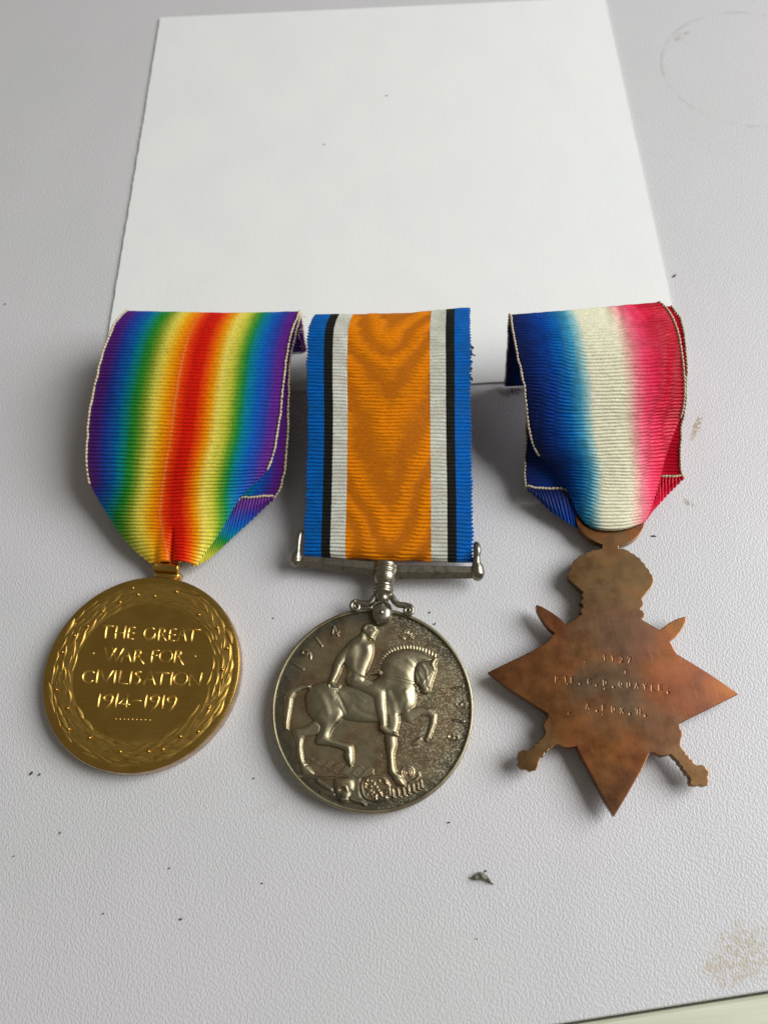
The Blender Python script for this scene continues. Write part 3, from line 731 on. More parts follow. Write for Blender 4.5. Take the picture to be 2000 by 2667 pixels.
def poly_d(pts, sm=True):
    pts = np.array([loc(*p) for p in (catmull_closed(pts, 3) if sm else pts)])
    m = window(pts, .05); x, y = X[m], Y[m]; dist = np.full(x.shape, 99.0); ins = np.zeros(x.shape, bool)
    for i in range(len(pts)):
        a, b = pts[i-1], pts[i]; d = b-a; t = np.clip(((x-a[0])*d[0]+(y-a[1])*d[1])/(d@d+1e-9), 0, 1)
        dist = np.minimum(dist, np.hypot(x-a[0]-t*d[0], y-a[1]-t*d[1]))
        c_ = ((a[1] > y) != (b[1] > y)) & (x < (b[0]-a[0])*(y-a[1])/(b[1]-a[1]+1e-12)+a[0]); ins ^= c_
    return m, np.where(ins, dist, -dist)
def put(m, h, inside, idn, mode):
    hh = Hh[m]; ii = ID[m]
    new = np.maximum(hh, h) if mode == 'max' else hh*(1 if mode == 'add' else .0)+h
    k = inside & ((new > hh) | (mode != 'max'))
    hh = np.where(k, new, hh); Hh[m] = hh
    if idn is not None: ii = np.where(k & inside, idn, ii); ID[m] = ii
def body(pts, amp, w, idn, base=.05, mode='max', sm=True):
    m, d = poly_d(pts, sm); q_ = np.clip(d/w, 0, 1); h = base+amp*np.sqrt(np.clip(1-(1-q_)**2, 0, 1)); put(m, h, d > 0, idn, mode)
def limb(pts, rad, amp, idn, base=.04, mode='max'):
    m, d, r_ = chain_d(pts, rad); q_ = np.clip(d/r_, 0, 1); h = base+amp*np.sqrt(np.clip(1-(1-q_)**2, 0, 1)); put(m, h, d > 0, idn, mode)
def soft(x, y, rx, ry, amp, ang=0):
    c_ = loc(x, y); ca, sa = math.cos(ang), math.sin(ang); dx, dy = X-c_[0], Y-c_[1]
    p_ = (dx*ca+dy*sa)/(rx*PXMM); q_ = (-dx*sa+dy*ca)/(ry*PXMM); Hh[...] += amp*np.exp(-(p_**2+q_**2))*(ID > 0)
HORSE, RIDER, GROUND, NUM, SUN = 1, 2, 3, 4, 5
# waves, ground and trophies
for k in range(6):
    y0 = 1190+k*20; x0 = 330+k*42; x1 = min(x0+520, 840); x1 = max(x1, x0+150)
    pts = [(x, y0+(x-x0)*.16+7*math.sin((x+k*9)/12.0)) for x in np.arange(x0, x1, 9)]
    limb(pts, 5.5, .10, GROUND, .01)
body([(270, 1300), (350, 1318), (480, 1328), (560, 1318), (640, 1330), (700, 1335), (740, 1340), (735, 1450), (780, 1500), (860, 1530), (700, 1530), (560, 1500), (430, 1440), (340, 1380)], .10, .5, GROUND, .0)
limb([(262, 1300), (330, 1318), (420, 1333), (500, 1335), (560, 1328)], 11, .16, GROUND, .08)
body([(540, 1340), (570, 1325), (620, 1325), (670, 1335), (690, 1370), (685, 1420), (665, 1440), (655, 1500), (620, 1520), (580, 1510), (560, 1470), (540, 1420)], .48, .9, GROUND)
limb([(565, 1410), (600, 1392), (630, 1400), (640, 1430)], 11, .18, GROUND, .0, 'add')
limb([(420, 1355), (460, 1385), (520, 1420)], [16, 20, 13], .3, GROUND)
limb([(440, 1440), (490, 1450), (540, 1455)], [10, 13, 9], .2, GROUND)
limb([(655, 1480), (700, 1500), (745, 1510), (770, 1530)], [15, 17, 16, 13], .36, GROUND)
body([(745, 1350), (800, 1318), (860, 1308), (920, 1325), (960, 1380), (965, 1440), (940, 1495), (880, 1515), (800, 1505), (752, 1470), (735, 1410)], .16, .3, GROUND)
body([(762, 1365), (810, 1338), (870, 1330), (920, 1350), (935, 1400), (925, 1460), (880, 1490), (800, 1485), (765, 1450), (755, 1405)], -.05, .3, GROUND, -.02, 'add')
limb([(805+36*math.cos(a), 1385+34*math.sin(a)) for a in np.linspace(0.4, 5.2, 14)], 6, .13, GROUND, 0, 'add')
for k in range(34):
    x, y = random.uniform(775, 930), random.uniform(1345, 1480); a = random.uniform(-.6, 1.6)
    limb([(x, y), (x+10*math.cos(a), y+10*math.sin(a)), (x+16*math.cos(a+.8), y+16*math.sin(a+.8))], [6, 7, 4], .10, GROUND, 0, 'add')
for k, (x, y) in enumerate([(960, 1440), (985, 1450), (1025, 1445), (1065, 1438), (1100, 1425), (1135, 1410), (1170, 1395), (1195, 1378)]):
    limb([(x-8, y-28), (x-2, y-5), (x, y+22), (x+14, y+26)], [7, 8, 7, 4], .25, GROUND)
limb([(920, 1410), (960, 1405), (1040, 1400), (1090, 1402)], [10, 12, 10, 6], .14, GROUND)
for r in (14, 30, 46): limb([(1090+r*math.cos(a), 1290+r*math.sin(a)) for a in np.linspace(2.4, 7.4, 16)], 6, .09, GROUND)
limb([(1100, 1370), (1150, 1345), (1180, 1310), (1170, 1290)], [9, 11, 8, 4], .12, GROUND)
for k in range(13):
    a = math.radians(14*k+5); limb([(1080+26*math.cos(a), 292-26*math.sin(a)), (1080+(50+8*(k % 2))*math.cos(a), 292-(50+8*(k % 2))*math.sin(a))], [6, 4.5], .15, SUN, .01)
limb([(1080+16*math.cos(a), 292-16*math.sin(a)) for a in np.linspace(0, 3.1, 8)], 6, .12, SUN, .01)
soft(600, 1418, 22, 18, -.26); soft(640, 1432, 12, 12, -.12); soft(585, 1468, 10, 16, -.16); soft(610, 1365, 45, 30, .10)
for k in range(5): limb([(585+k*14, 1490), (585+k*14, 1512)], 5, .08, GROUND, 0, 'add')
# horse
limb([(352, 650), (300, 655), (240, 682), (204, 735), (198, 800), (192, 860), (186, 925), (190, 965)], [14, 22, 28, 31, 28, 22, 17, 13], .50, HORSE)
body([(400, 900), (450, 945), (440, 1000), (390, 1018), (325, 1028), (303, 1080), (308, 1150), (320, 1210), (350, 1240), (385, 1285), (382, 1306), (330, 1303), (300, 1285), (285, 1225), (262, 1150), (262, 1080), (246, 1010), (240, 968), (300, 958), (350, 935)], .42, .75, HORSE)
limb([(1100, 860), (1180, 835), (1245, 838), (1282, 868), (1278, 920), (1258, 980), (1242, 1025)], [55, 34, 30, 26, 23, 20, 19], .34, HORSE)
limb([(1242, 1025), (1232, 1048)], [20, 14], .3, HORSE); limb([(1182, 1040), (1158, 1062), (1132, 1078)], [13, 20, 12], .26, HORSE)
body([(335, 790), (328, 725), (350, 675), (400, 636), (470, 618), (540, 628), (600, 640), (660, 645), (760, 635), (860, 590), (900, 545), (1000, 560), (1130, 630), (1152, 700), (1146, 780), (1112, 822), (1050, 850), (1010, 880), (950, 902), (880, 915), (760, 915), (650, 900), (600, 885), (540, 895), (470, 935), (430, 925), (380, 890), (345, 850)], .85, 2.6, HORSE)
body([(872, 620), (888, 540), (905, 465), (945, 412), (1000, 386), (1060, 372), (1130, 376), (1200, 396), (1262, 430), (1285, 448), (1250, 478), (1175, 485), (1150, 530), (1146, 600), (1150, 660), (1142, 720), (1080, 760), (980, 720), (900, 670)], .78, 2.0, HORSE)
body([(1152, 505), (1180, 470), (1240, 462), (1275, 452), (1300, 436), (1312, 452), (1298, 488), (1303, 520), (1296, 555), (1278, 605), (1264, 655), (1252, 688), (1228, 706), (1205, 700), (1192, 664), (1172, 634), (1152, 610), (1142, 562)], .30, .8, HORSE, .62, 'set')
limb([(1282, 500), (1292, 530)], 10, .12, HORSE, 0, 'add'); limb([(1245, 665), (1247, 675)], 7, -.2, HORSE, -.02, 'add')
limb([(1175, 560), (1205, 600), (1212, 660)], 12, .04, HORSE, 0, 'add'); limb([(1140, 640), (1165, 660), (1155, 680)], 10, .3, HORSE, .3, 'max')
limb([(1272, 490), (1288, 462), (1300, 438)], [14, 12, 6], .14, HORSE, 0, 'add')
limb([(930, 585), (1000, 600), (1075, 622), (1150, 640)], 4, .09, HORSE, 0, 'add')
for k in range(21):
    t = k/20; p_ = cr(np.array([(893, 478), (925, 418), (985, 378), (1062, 362), (1140, 366), (1212, 388), (1292, 425)], float), np.array([t*6]))[0]
    p2 = cr(np.array([(893, 478), (925, 418), (985, 378), (1062, 362), (1140, 366), (1212, 388), (1292, 425)], float), np.array([min(t*6+.05, 6)]))[0]; d_ = (p2-p_) if t < 1 else np.array([1, .5]); d_ = d_/np.linalg.norm(d_)
    n_ = np.array([d_[1], -d_[0]]); limb([tuple(p_+n_*2), tuple(p_+n_*16-d_*2), tuple(p_+n_*24-d_*9)], [7.5, 7, 5], .13, HORSE)
body([(545, 770), (600, 790), (618, 850), (590, 905), (548, 945), (515, 1000), (520, 1030), (570, 1050), (650, 1072), (682, 1100), (688, 1170), (684, 1215), (664, 1250), (640, 1215), (615, 1165), (622, 1130), (560, 1106), (500, 1092), (420, 1082), (404, 1050), (436, 985), (440, 940), (400, 900), (400, 820), (460, 770)], .75, 1.35, HORSE, .22)
soft(470, 780, 105, 115, .28); soft(640, 780, 90, 90, -.10); soft(1060, 740, 55, 75, .25); soft(960, 650, 60, 90, -.08); soft(560, 905, 18, 60, .12, -.6); soft(1050, 560, 90, 120, .12)
body([(925, 850), (1000, 840), (1028, 880), (1025, 940), (1004, 1020), (1008, 1090), (992, 1150), (994, 1220), (1008, 1280), (1040, 1308), (1062, 1345), (1074, 1392), (1030, 1390), (988, 1355), (975, 1322), (948, 1290), (945, 1200), (930, 1100), (922, 1020), (935, 940)], .62, .95, HORSE, .22)
limb([(985, 1322), (1020, 1322), (1045, 1330)], 5, -.12, HORSE, 0, 'add'); limb([(328, 1240), (350, 1232)], 6, -.1, HORSE, 0, 'add')
for pts_, rd_, am_ in [([(420, 690), (470, 760), (500, 850)], 26, .07), ([(560, 690), (600, 760), (640, 850)], 14, -.06), ([(950, 700), (985, 780), (1000, 850)], 24, .07), ([(1080, 690), (1100, 760), (1080, 820)], 22, .09),
                       ([(930, 470), (1000, 500), (1080, 560)], 26, .05), ([(1010, 420), (1080, 440), (1140, 500)], 18, .05), ([(700, 800), (760, 850), (830, 870)], 20, -.04), ([(470, 640), (520, 690), (540, 740)], 20, .05), ([(1200, 490), (1230, 540), (1238, 600)], 12, .05), ([(1150, 520), (1170, 580), (1180, 620)], 8, -.06)]:
    m_, d_, r_ = chain_d(pts_, np.array(rd_)*1.5*np.ones(len(pts_))); q_ = np.clip(d_/r_, 0, 1); Hh[m_] += am_*1.3*(q_*q_*(3-2*q_))*(ID[m_] > 0)
limb([(884, 560), (960, 575), (1060, 590), (1150, 625), (1190, 640)], 3.5, .10, None, 0, 'add'); limb([(1195, 650), (1222, 600), (1262, 560)], 3.5, .07, None, 0, 'add')
# rider
def over(fn, *a, **k): fn(*a, **k)
body([(748, 240), (728, 268), (690, 290), (652, 318), (622, 362), (600, 420), (618, 470), (642, 520), (652, 580), (650, 625), (680, 648), (760, 630), (782, 585), (778, 560), (800, 505), (826, 445), (838, 385), (832, 335), (812, 315), (796, 296), (780, 262)], .95, 1.6, RIDER, .12)
body([(752, 232), (758, 198), (782, 182), (815, 180), (848, 196), (868, 228), (862, 250), (848, 275), (838, 300), (815, 305), (795, 292), (780, 268), (765, 262)], .50, .85, RIDER, .45)
limb([(640, 390), (600, 440), (572, 490), (556, 545), (532, 600), (524, 632)], [38, 38, 34, 30, 25, 22], .62, RIDER, .35)
limb([(524, 625), (545, 650), (572, 655), (592, 640)], [22, 22, 14, 8], .4, RIDER, .62)
for k in range(4): limb([(505+k*16, 640), (512+k*15, 668), (520+k*16, 690)], [6, 6, 4], .22, RIDER, .75)
limb([(790, 560), (830, 553), (868, 548)], [15, 14, 12], .32, RIDER, .45); limb([(840, 538), (870, 528), (888, 545), (880, 562)], [11, 13, 12, 8], .35, RIDER, .62)
m_, d_, r_ = chain_d([(690, 600), (760, 635), (830, 672), (880, 705), (886, 770), (892, 830), (906, 900), (912, 950)], [55, 52, 50, 44, 38, 36, 29, 24])
q_ = np.clip(d_/r_, 0, 1); Hh[m_] = np.where(d_ > 0, np.maximum(Hh[m_]*.92, .55)+.06+.52*np.sqrt(np.clip(1-(1-q_)**2, 0, 1)), Hh[m_]); t_ = ID[m_]; t_[d_ > 0] = RIDER; ID[m_] = t_
limb([(905, 955), (935, 982), (975, 1002), (1003, 1010)], [26, 24, 19, 12], .38, RIDER, .78)
for k in range(4): limb([(985+k*7, 1000-k*3), (993+k*7, 1018-k*2)], [5, 4], .12, RIDER, 0, 'add')
soft(745, 400, 40, 60, -.14); soft(790, 360, 30, 40, .14); soft(690, 360, 40, 40, .10); soft(720, 520, 30, 60, -.10); soft(690, 450, 30, 50, .10); soft(655, 540, 14, 60, -.12)
limb([(785, 225), (795, 215)], 9, -.12, RIDER, 0, 'add'); limb([(828, 235), (845, 240)], 7, -.10, RIDER, 0, 'add'); limb([(826, 285), (845, 280)], 5, -.10, RIDER, 0, 'add')
limb([(765, 215), (790, 195), (825, 190), (850, 204)], 12, .10, RIDER, 0, 'add')
limb([(640, 640), (700, 700), (790, 790)], 3, .03, None, 0, 'add')
# numerals round the border
cen = (826, 838)
def numeral(ch, x, y, idn, s=45):
    ang = math.atan2(cen[1]-y, x-cen[0]); up = np.array([math.cos(ang), -math.sin(ang)]); rt = np.array([-up[1], up[0]])
    rt = np.array([math.sin(ang), math.cos(ang)])
    def p(a, b): q_ = np.array([x, y])+rt*a*s+up*b*s; return tuple(q_)
    S = {'1': [[(0, -.9), (0, .9)]], '9': [[(.45*math.cos(t), .42+.45*math.sin(t)) for t in np.linspace(0, 6.28, 16)], [(.45, .4), (.42, -.2), (.15, -.7), (-.2, -.95)]],
         '4': [[(.25, -.9), (.25, .9), (-.55, -.35), (.6, -.35)]], '8': [[(.36*math.cos(t), .45+.38*math.sin(t)) for t in np.linspace(0, 6.28, 14)], [(.45*math.cos(t), -.42+.46*math.sin(t)) for t in np.linspace(0, 6.28, 16)]]}[ch]
    for st in S: limb([p(a, b) for a, b in st], 7.0, .20, idn, .0)
for kk, (ch, x, y) in enumerate([('1', 278, 500), ('9', 340, 408), ('1', 427, 315), ('4', 545, 240), ('1', 1462, 655), ('9', 1490, 785), ('1', 1468, 905), ('8', 1432, 1025)]): numeral(ch, x, y, 10+kk)
for _ in range(2):
    K = Hh.copy(); K[1:-1, 1:-1] = (Hh[1:-1, 1:-1]*4+Hh[:-2, 1:-1]+Hh[2:, 1:-1]+Hh[1:-1, :-2]+Hh[1:-1, 2:])/8; Hh = K
Hh += .010*(value_noise(X*3.1+40, Y*3.1+40, 6)-.5)*(ID > 0)+.02*(value_noise(X*.5+20, Y*.5+20, 2)-.5)
Zz = HF+Hh*.82
Pg = np.stack([X+SO[0], Y+SO[1], Zz], -1)
gx = np.gradient(Pg, axis=0); gy = np.gradient(Pg, axis=1); nn = np.cross(gx, gy); nn /= np.linalg.norm(nn, axis=2)[..., None]
i_, j_ = np.meshgrid(np.arange(NG-1), np.arange(NG-1), indexing='ij'); a_i = (i_*NG+j_).ravel()
quads = np.stack([a_i, a_i+NG, a_i+NG+1, a_i+1], 1); fid = ID.ravel()[quads].max(1)
sdisc = mesh_obj('disc', *merge([lathe([(RF, HF), (RF+.03, HF+.45), (RF+.10, HF+.52), (SR-.18, HF+.52), (SR-.02, HF+.40), (SR, HF+.2), (SR, .6), (SR-.3, .2), (0, .2)], SO, (0, 0, 1), 200)]), MRIM, silver)
for idn, nm, mt in [(0, 'disc_field', MSF), (HORSE, 'horse_relief', MSH), (RIDER, 'rider_relief', MSH), (GROUND, 'skull_and_shield_relief', MSF), (SUN, 'rising_sun_relief', MSF)]+[(10+k, 'numeral', MSF) for k in range(8)]:
    qf = quads[fid == idn]; used, inv = np.unique(qf, return_inverse=True)
    mesh_obj(nm, Pg.reshape(-1, 3)[used], inv.reshape(-1, 4), mt, sdisc, normals=nn.reshape(-1, 3)[used])
# -- suspension bar
def zt(Z, pts, h): return [Z(x, y, hh) for (x, y), hh in zip(pts, h if hasattr(h, '__len__') else [h]*len(pts))]
def prism_bar(top0, top1, bot0, bot1, h):
    """six-sided tapered bar between its upper and lower outline"""
    V_ = []
    for a, b in ((top0, bot0), (top1, bot1)):
        A_ = Z4(*a, h); B_ = Z4(*b, h); d_ = B_-A_
        for f_, z_ in ((0, .35), (.10, .85), (.62, .85), (1.0, -.15), (.9, -.7), (.1, -.7)):
            q_ = A_+d_*f_; q_[2] = h+z_; V_.append(q_)
    f_ = [[k, (k+1) % 6, 6+(k+1) % 6, 6+k] for k in range(6)]+[[5, 4, 3, 2, 1, 0], [6, 7, 8, 9, 10, 11]]
    return np.array(V_), f_
V1, F1 = prism_bar((275, 243), (830, 290), (275, 318), (830, 388), 3.2); V2, F2 = prism_bar((960, 312), (1545, 322), (960, 410), (1545, 404), 3.2)
mesh_obj('suspension_bar', *merge([(V1, F1), (V2, F2)]), MST, silver, smooth=False)
k4 = .0255
for pts, rad, hs in (([(297, 72), (282, 84), (272, 120), (266, 170), (262, 212), (256, 250), (252, 285), (258, 318)], [11, 15, 19, 19, 22, 35, 36, 18], [4.6, 4.9, 4.9, 4.6, 4.2, 3.7, 3.4, 3.2]),
                     ([(1545, 150), (1550, 165), (1556, 200), (1552, 245), (1550, 285), (1556, 330), (1558, 370), (1552, 400), (1545, 420)], [13, 20, 24, 20, 24, 38, 43, 34, 14], [4.5, 4.8, 4.9, 4.6, 4.2, 3.8, 3.5, 3.3, 3.2])):
    pp = smooth_path(zt(Z4, pts, hs), 5); rr_ = np.interp(np.linspace(0, len(pts)-1, len(pp)), range(len(pts)), rad)*k4*1.22
    mesh_obj('bar_end_claw', *tube(pp, rr_, 20), MST, silver)
a0 = ZX(1003, 60, 3.5); a1 = ZX(935, 720, 3.5); axd = a1-a0; Lc = np.linalg.norm(axd); kx = 1/6.9125/14.0; ly = Lc/660
prof = [(0, -.35), (150*kx, -.33), (195*kx, -.15), (205*kx, 20*ly), (205*kx, 62*ly), (192*kx, 72*ly), (196*kx, 84*ly), (210*kx, 92*ly), (212*kx, 140*ly), (198*kx, 150*ly), (204*kx, 165*ly),
        (217*kx, 210*ly), (215*kx, 260*ly), (195*kx, 320*ly), (165*kx, 370*ly), (150*kx, 395*ly), (160*kx, 410*ly), (182*kx, 425*ly), (186*kx, 455*ly), (168*kx, 468*ly), (182*kx, 480*ly), (186*kx, 520*ly), (170*kx, 535*ly), (130*kx, 560*ly), (112*kx, 620*ly), (118*kx, 680*ly), (0, 700*ly)]
mesh_obj('swivel_collar', *lathe(prof, a0, axd, 40), MST, silver)
sp = [(925, 700), (985, 745), (1050, 800), (1098, 850), (1118, 905), (1110, 1000), (1075, 1065), (1020, 1110), (950, 1140), (880, 1140), (815, 1105), (768, 1050), (745, 980), (735, 905), (722, 855), (760, 815), (840, 765)]
sp = catmull_closed(sp, 3); clp = mesh_obj('claw_plate', *pillow([ZX(x, y, 3.6) for x, y in sp], 3.4, 4.35, 8, 3.6, 2.6), MST, silver)
mesh_obj('rivet', *ball(ZX(918, 930, 4.3), .52, 20, 12, (1, 1, .8)), MST, clp)
for pts, c_, s_ in (([(850, 640), (800, 660), (745, 735), (680, 775), (590, 775), (500, 760)], (460, 825), 1), ([(1040, 640), (1110, 660), (1170, 750), (1240, 795), (1330, 805), (1410, 820)], (1400, 900), -1)):
    spir = [(c_[0]+s_*-(1)*(85*(1-k/26)+8)*math.sin(k*.42+.0)*1.0, c_[1]-(85*(1-k/26)+8)*math.cos(k*.42)) for k in range(24)]
    pp = smooth_path([ZX(x, y, 3.3) for x, y in pts+[spir[0]]], 4)
    arm = tube(pp, np.linspace(62, 54, len(pp))*kx, 14, flat=.8); pp2 = smooth_path([ZX(x, y, 3.45) for x, y in spir], 3)
    sc_ = tube(pp2, np.linspace(42, 24, len(pp2))*kx, 10)
    back = pillow([ZX(c_[0]+92*math.cos(t), c_[1]+92*math.sin(t), 3.1) for t in np.linspace(0, 6.28, 25)[:-1]], 3.0, 3.35, 3, 2, 2.2)
    mesh_obj('scroll_arm', *merge([arm, sc_, back]), MST, silver)
mesh_obj('claw_ridge', *merge([tube(smooth_path([ZX(x, y, 4.0) for x, y in q_], 5), 19*kx, 10) for q_ in ([(930, 650), (922, 705), (840, 765), (760, 815), (728, 865)], [(950, 650), (945, 705), (1010, 755), (1075, 810), (1108, 870)])]), MST, silver)

# ---------------- star medal
STAR_O = np.array([36.0, 26.0, 0.0])
star = empty('star_medal', STAR_O, 'plain back of a brown bronze star medal on a blue, cream and red ribbon', 'medal', 'medals laid in a row')
MB = mat_bronze(); HS = 3.6; TS = 1.5
crown = [(855, 203), (884, 206), (912, 216), (925, 228), (948, 238), (962, 252), (984, 264), (994, 283), (1012, 296), (1022, 318), (1038, 332), (1046, 352), (1060, 370), (1064, 395), (1060, 415), (1050, 436), (1028, 462), (1006, 490), (993, 508), (1002, 524), (1002, 545), (988, 560), (986, 572), (1000, 578), (1010, 596), (1008, 612), (996, 624), (1000, 634)]
outl = crown+[(1050, 662), (1100, 692), (1128, 672), (1160, 648), (1196, 628), (1230, 617), (1260, 612), (1257, 640), (1244, 670), (1224, 702), (1198, 734), (1163, 762), (1188, 812), (1205, 838), (1300, 895), (1400, 957), (1500, 1025), (1573, 1078), (1500, 1115), (1400, 1165), (1300, 1214), (1218, 1257),
              (1222, 1285), (1234, 1300), (1236, 1325), (1228, 1350), (1224, 1384), (1238, 1408), (1256, 1424), (1258, 1438), (1276, 1450), (1280, 1466), (1298, 1474), (1304, 1492), (1330, 1506), (1346, 1501), (1372, 1510), (1382, 1528), (1396, 1540), (1394, 1562), (1388, 1574), (1394, 1600), (1390, 1624), (1362, 1634), (1336, 1624), (1318, 1632), (1290, 1628), (1280, 1610), (1284, 1590), (1276, 1570), (1258, 1558), (1256, 1544), (1238, 1530), (1234, 1512), (1216, 1500), (1210, 1482), (1190, 1464), (1168, 1440), (1140, 1448), (1112, 1452), (1085, 1442), (1062, 1430), (1038, 1434),
              (990, 1535), (910, 1675), (828, 1812), (780, 1735), (700, 1580), (640, 1470), (602, 1392), (578, 1398), (548, 1402), (522, 1396), (500, 1384), (470, 1382), (452, 1404), (440, 1404), (428, 1424), (412, 1430), (404, 1452), (386, 1460), (376, 1484), (372, 1506), (360, 1532), (340, 1536), (322, 1544), (300, 1530), (272, 1530), (256, 1512), (248, 1494), (256, 1476), (248, 1455), (254, 1425), (282, 1410), (304, 1416), (322, 1412), (330, 1396), (346, 1394), (352, 1374), (370, 1370), (378, 1350), (396, 1342), (416, 1310), (412, 1290), (400, 1268), (410, 1240), (430, 1216), (430, 1196),
              (340, 1138), (200, 1048), (72, 945), (160, 902), (280, 845), (370, 800), (430, 758), (468, 712), (440, 690), (408, 650), (380, 605), (362, 570), (359, 541), (390, 550), (425, 570), (466, 595), (506, 626), (540, 658), (585, 630), (632, 596),
              (622, 584), (626, 568), (640, 552), (638, 542), (622, 532), (626, 516), (640, 500), (632, 480), (640, 466), (610, 440), (582, 412), (556, 388), (548, 366), (556, 340), (568, 330), (562, 305), (580, 292), (586, 272), (606, 262), (618, 246), (640, 240), (655, 226), (678, 222), (696, 210), (724, 210), (752, 203)]
ring_in = None
body_p = [ZS(x, y, HS) for x, y in outl]
# stem and ring plate
rcs = ZS(800, -2, HS); Ro = np.linalg.norm(ZS(800, 190, HS)-rcs)
stem = [ZS(752, 190, HS), ZS(854, 186, HS)]
bm = bmesh.new()
def vz(p, z): return bm.verts.new(((p[0]-STAR_O[0])*MM, (p[1]-STAR_O[1])*MM, z*MM))
# engraved patch in the middle of the face
EC = [ZT(110, 190, HS), ZT(1330, 190, HS), ZT(1330, 780, HS), ZT(110, 780, HS)]
ctr = (ZT(778, 487, HS)); exd = np.array([1.0, 0, 0]); half_w = 10.9; half_h = 6.1; rot = math.atan2(*(ZT(1200, 500, HS)-ZT(200, 400, HS))[[1, 0]])
er = np.array([math.cos(rot), math.sin(rot), 0]); eu = np.array([-er[1], er[0], 0])
rect = [ctr-er*half_w-eu*half_h, ctr+er*half_w-eu*half_h, ctr+er*half_w+eu*half_h, ctr-er*half_w+eu*half_h]
plate = body_p+[stem[0]]; 
# ring outline joined to the stem: outer arc
aL = math.atan2(*(stem[0]-rcs)[[1, 0]]); aR = math.atan2(*(stem[1]-rcs)[[1, 0]])
arc_pts = [rcs+Ro*np.array([math.cos(a), math.sin(a), 0]) for a in np.linspace(aL, aR-2*math.pi, 60)]
outer = body_p+arc_pts
Ri = Ro*.50
inner = [rcs+np.array([0, .6, 0])+Ri*np.array([math.cos(a), math.sin(a), 0]) for a in np.linspace(0, 2*math.pi, 40)[:-1]]
BV = .13
def loops(pts, closed_hole=False):
    P_ = np.array(pts)[:, :2]; n = len(P_); A_ = sum(P_[i-1][0]*P_[i][1]-P_[i][0]*P_[i-1][1] for i in range(n))
    out = []
    for i in range(n):
        a, b, c = P_[i-1], P_[i], P_[(i+1) % n]; d1 = (b-a)/(np.linalg.norm(b-a)+1e-9); d2 = (c-b)/(np.linalg.norm(c-b)+1e-9)
        n1 = np.array([-d1[1], d1[0]]); n2 = np.array([-d2[1], d2[0]]); m_ = n1+n2; m_ = m_/max(m_@m_/2, .6)
        s_ = 1 if A_ > 0 else -1
        if closed_hole: s_ = -s_
        out.append(np.r_[b+m_*s_*BV, 0])
    return out
def ring_wall(pts, hole=False):
    ins = loops(pts, hole); top_ = [vz(p, HS) for p in ins]; s1 = [vz(p*.65+q_*.35, HS-.03) for p, q_ in zip(pts, ins)]; s2 = [vz(p, HS-.14) for p in pts]; b1 = [vz(p, HS-TS) for p in pts]
    n = len(pts)
    for A_, B_ in ((top_, s1), (s1, s2), (s2, b1)):
        for k in range(n): bm.faces.new([A_[k], A_[(k+1) % n], B_[(k+1) % n], B_[k]])
    return top_, b1
t1, b1 = ring_wall(outer); t2, b2 = ring_wall(inner, True)
# rim of the engraved patch
NP = 380; MP = 190
us = np.linspace(-half_w, half_w, NP); vs_ = np.linspace(-half_h, half_h, MP)
UU_, VV_ = np.meshgrid(us, vs_, indexing='ij'); HE = np.zeros_like(UU_)
def groove(Zf, pts, w=.11, dep=.026):
    for (a, b) in zip(pts[:-1], pts[1:]):
        A_ = Zf(a[0], a[1], HS)-ctr; B_ = Zf(b[0], b[1], HS)-ctr; a2 = np.array([A_@er, A_@eu]); b2_ = np.array([B_@er, B_@eu]); d_ = b2_-a2
        t = np.clip(((UU_-a2[0])*d_[0]+(VV_-a2[1])*d_[1])/(d_@d_+1e-9), 0, 1); q_ = np.hypot(UU_-a2[0]-t*d_[0], VV_-a2[1]-t*d_[1])
        HE[...] = np.minimum(HE, -dep*np.clip(1.25-q_/w, 0, 1))
FONT = {'1': [[(.2, .75), (.5, 1), (.5, 0)]], '2': [[(.1, .8), (.4, 1), (.75, .85), (.7, .55), (.1, 0), (.8, 0)]], '7': [[(.1, 1), (.8, 1), (.35, 0)]], 'P': [[(.1, 0), (.1, 1), (.6, 1), (.75, .75), (.6, .5), (.1, .5)]],
        'T': [[(0, 1), (.8, 1)], [(.4, 1), (.4, 0)]], 'E': [[(.75, 1), (.1, 1), (.1, 0), (.75, 0)], [(.1, .5), (.6, .5)]], 'C': [[(.8, .8), (.5, 1), (.15, .8), (.1, .4), (.3, .05), (.6, 0), (.8, .2)]], 'W': [[(0, 1), (.2, 0), (.45, .7), (.7, 0), (.9, 1)]],
        'Q': [[(.45, 1), (.1, .75), (.1, .25), (.45, 0), (.8, .25), (.8, .75), (.45, 1)], [(.5, .25), (.85, -.1)]], 'U': [[(.1, 1), (.1, .2), (.45, 0), (.8, .2), (.8, 1)]], 'A': [[(0, 0), (.4, 1), (.8, 0)], [(.15, .35), (.65, .35)]], 'Y': [[(0, 1), (.4, .5), (.8, 1)], [(.4, .5), (.4, 0)]],
        'L': [[(.1, 1), (.1, 0), (.7, 0)]], 'F': [[(.75, 1), (.1, 1), (.1, 0)], [(.1, .5), (.6, .5)]], 'D': [[(.1, 0), (.1, 1), (.5, 1), (.8, .7), (.8, .3), (.5, 0), (.1, 0)]], 'X': [[(.1, 0), (.8, 1)], [(.1, 1), (.8, 0)]], 'H': [[(.1, 0), (.1, 1)], [(.8, 0), (.8, 1)], [(.1, .5), (.8, .5)]], '.': [[(.35, 0), (.42, .03)]]}
def stamp(ch, x, y, s=44, wdt=34):
    for st in FONT[ch]:
        pts = [(x-wdt/2+a*wdt, y+s/2-b*s) for a, b in st]
        if ch == '.': groove(ZT, [(x, y), (x+1, y+1)], .19, .06)
        else: groove(ZT, pts)
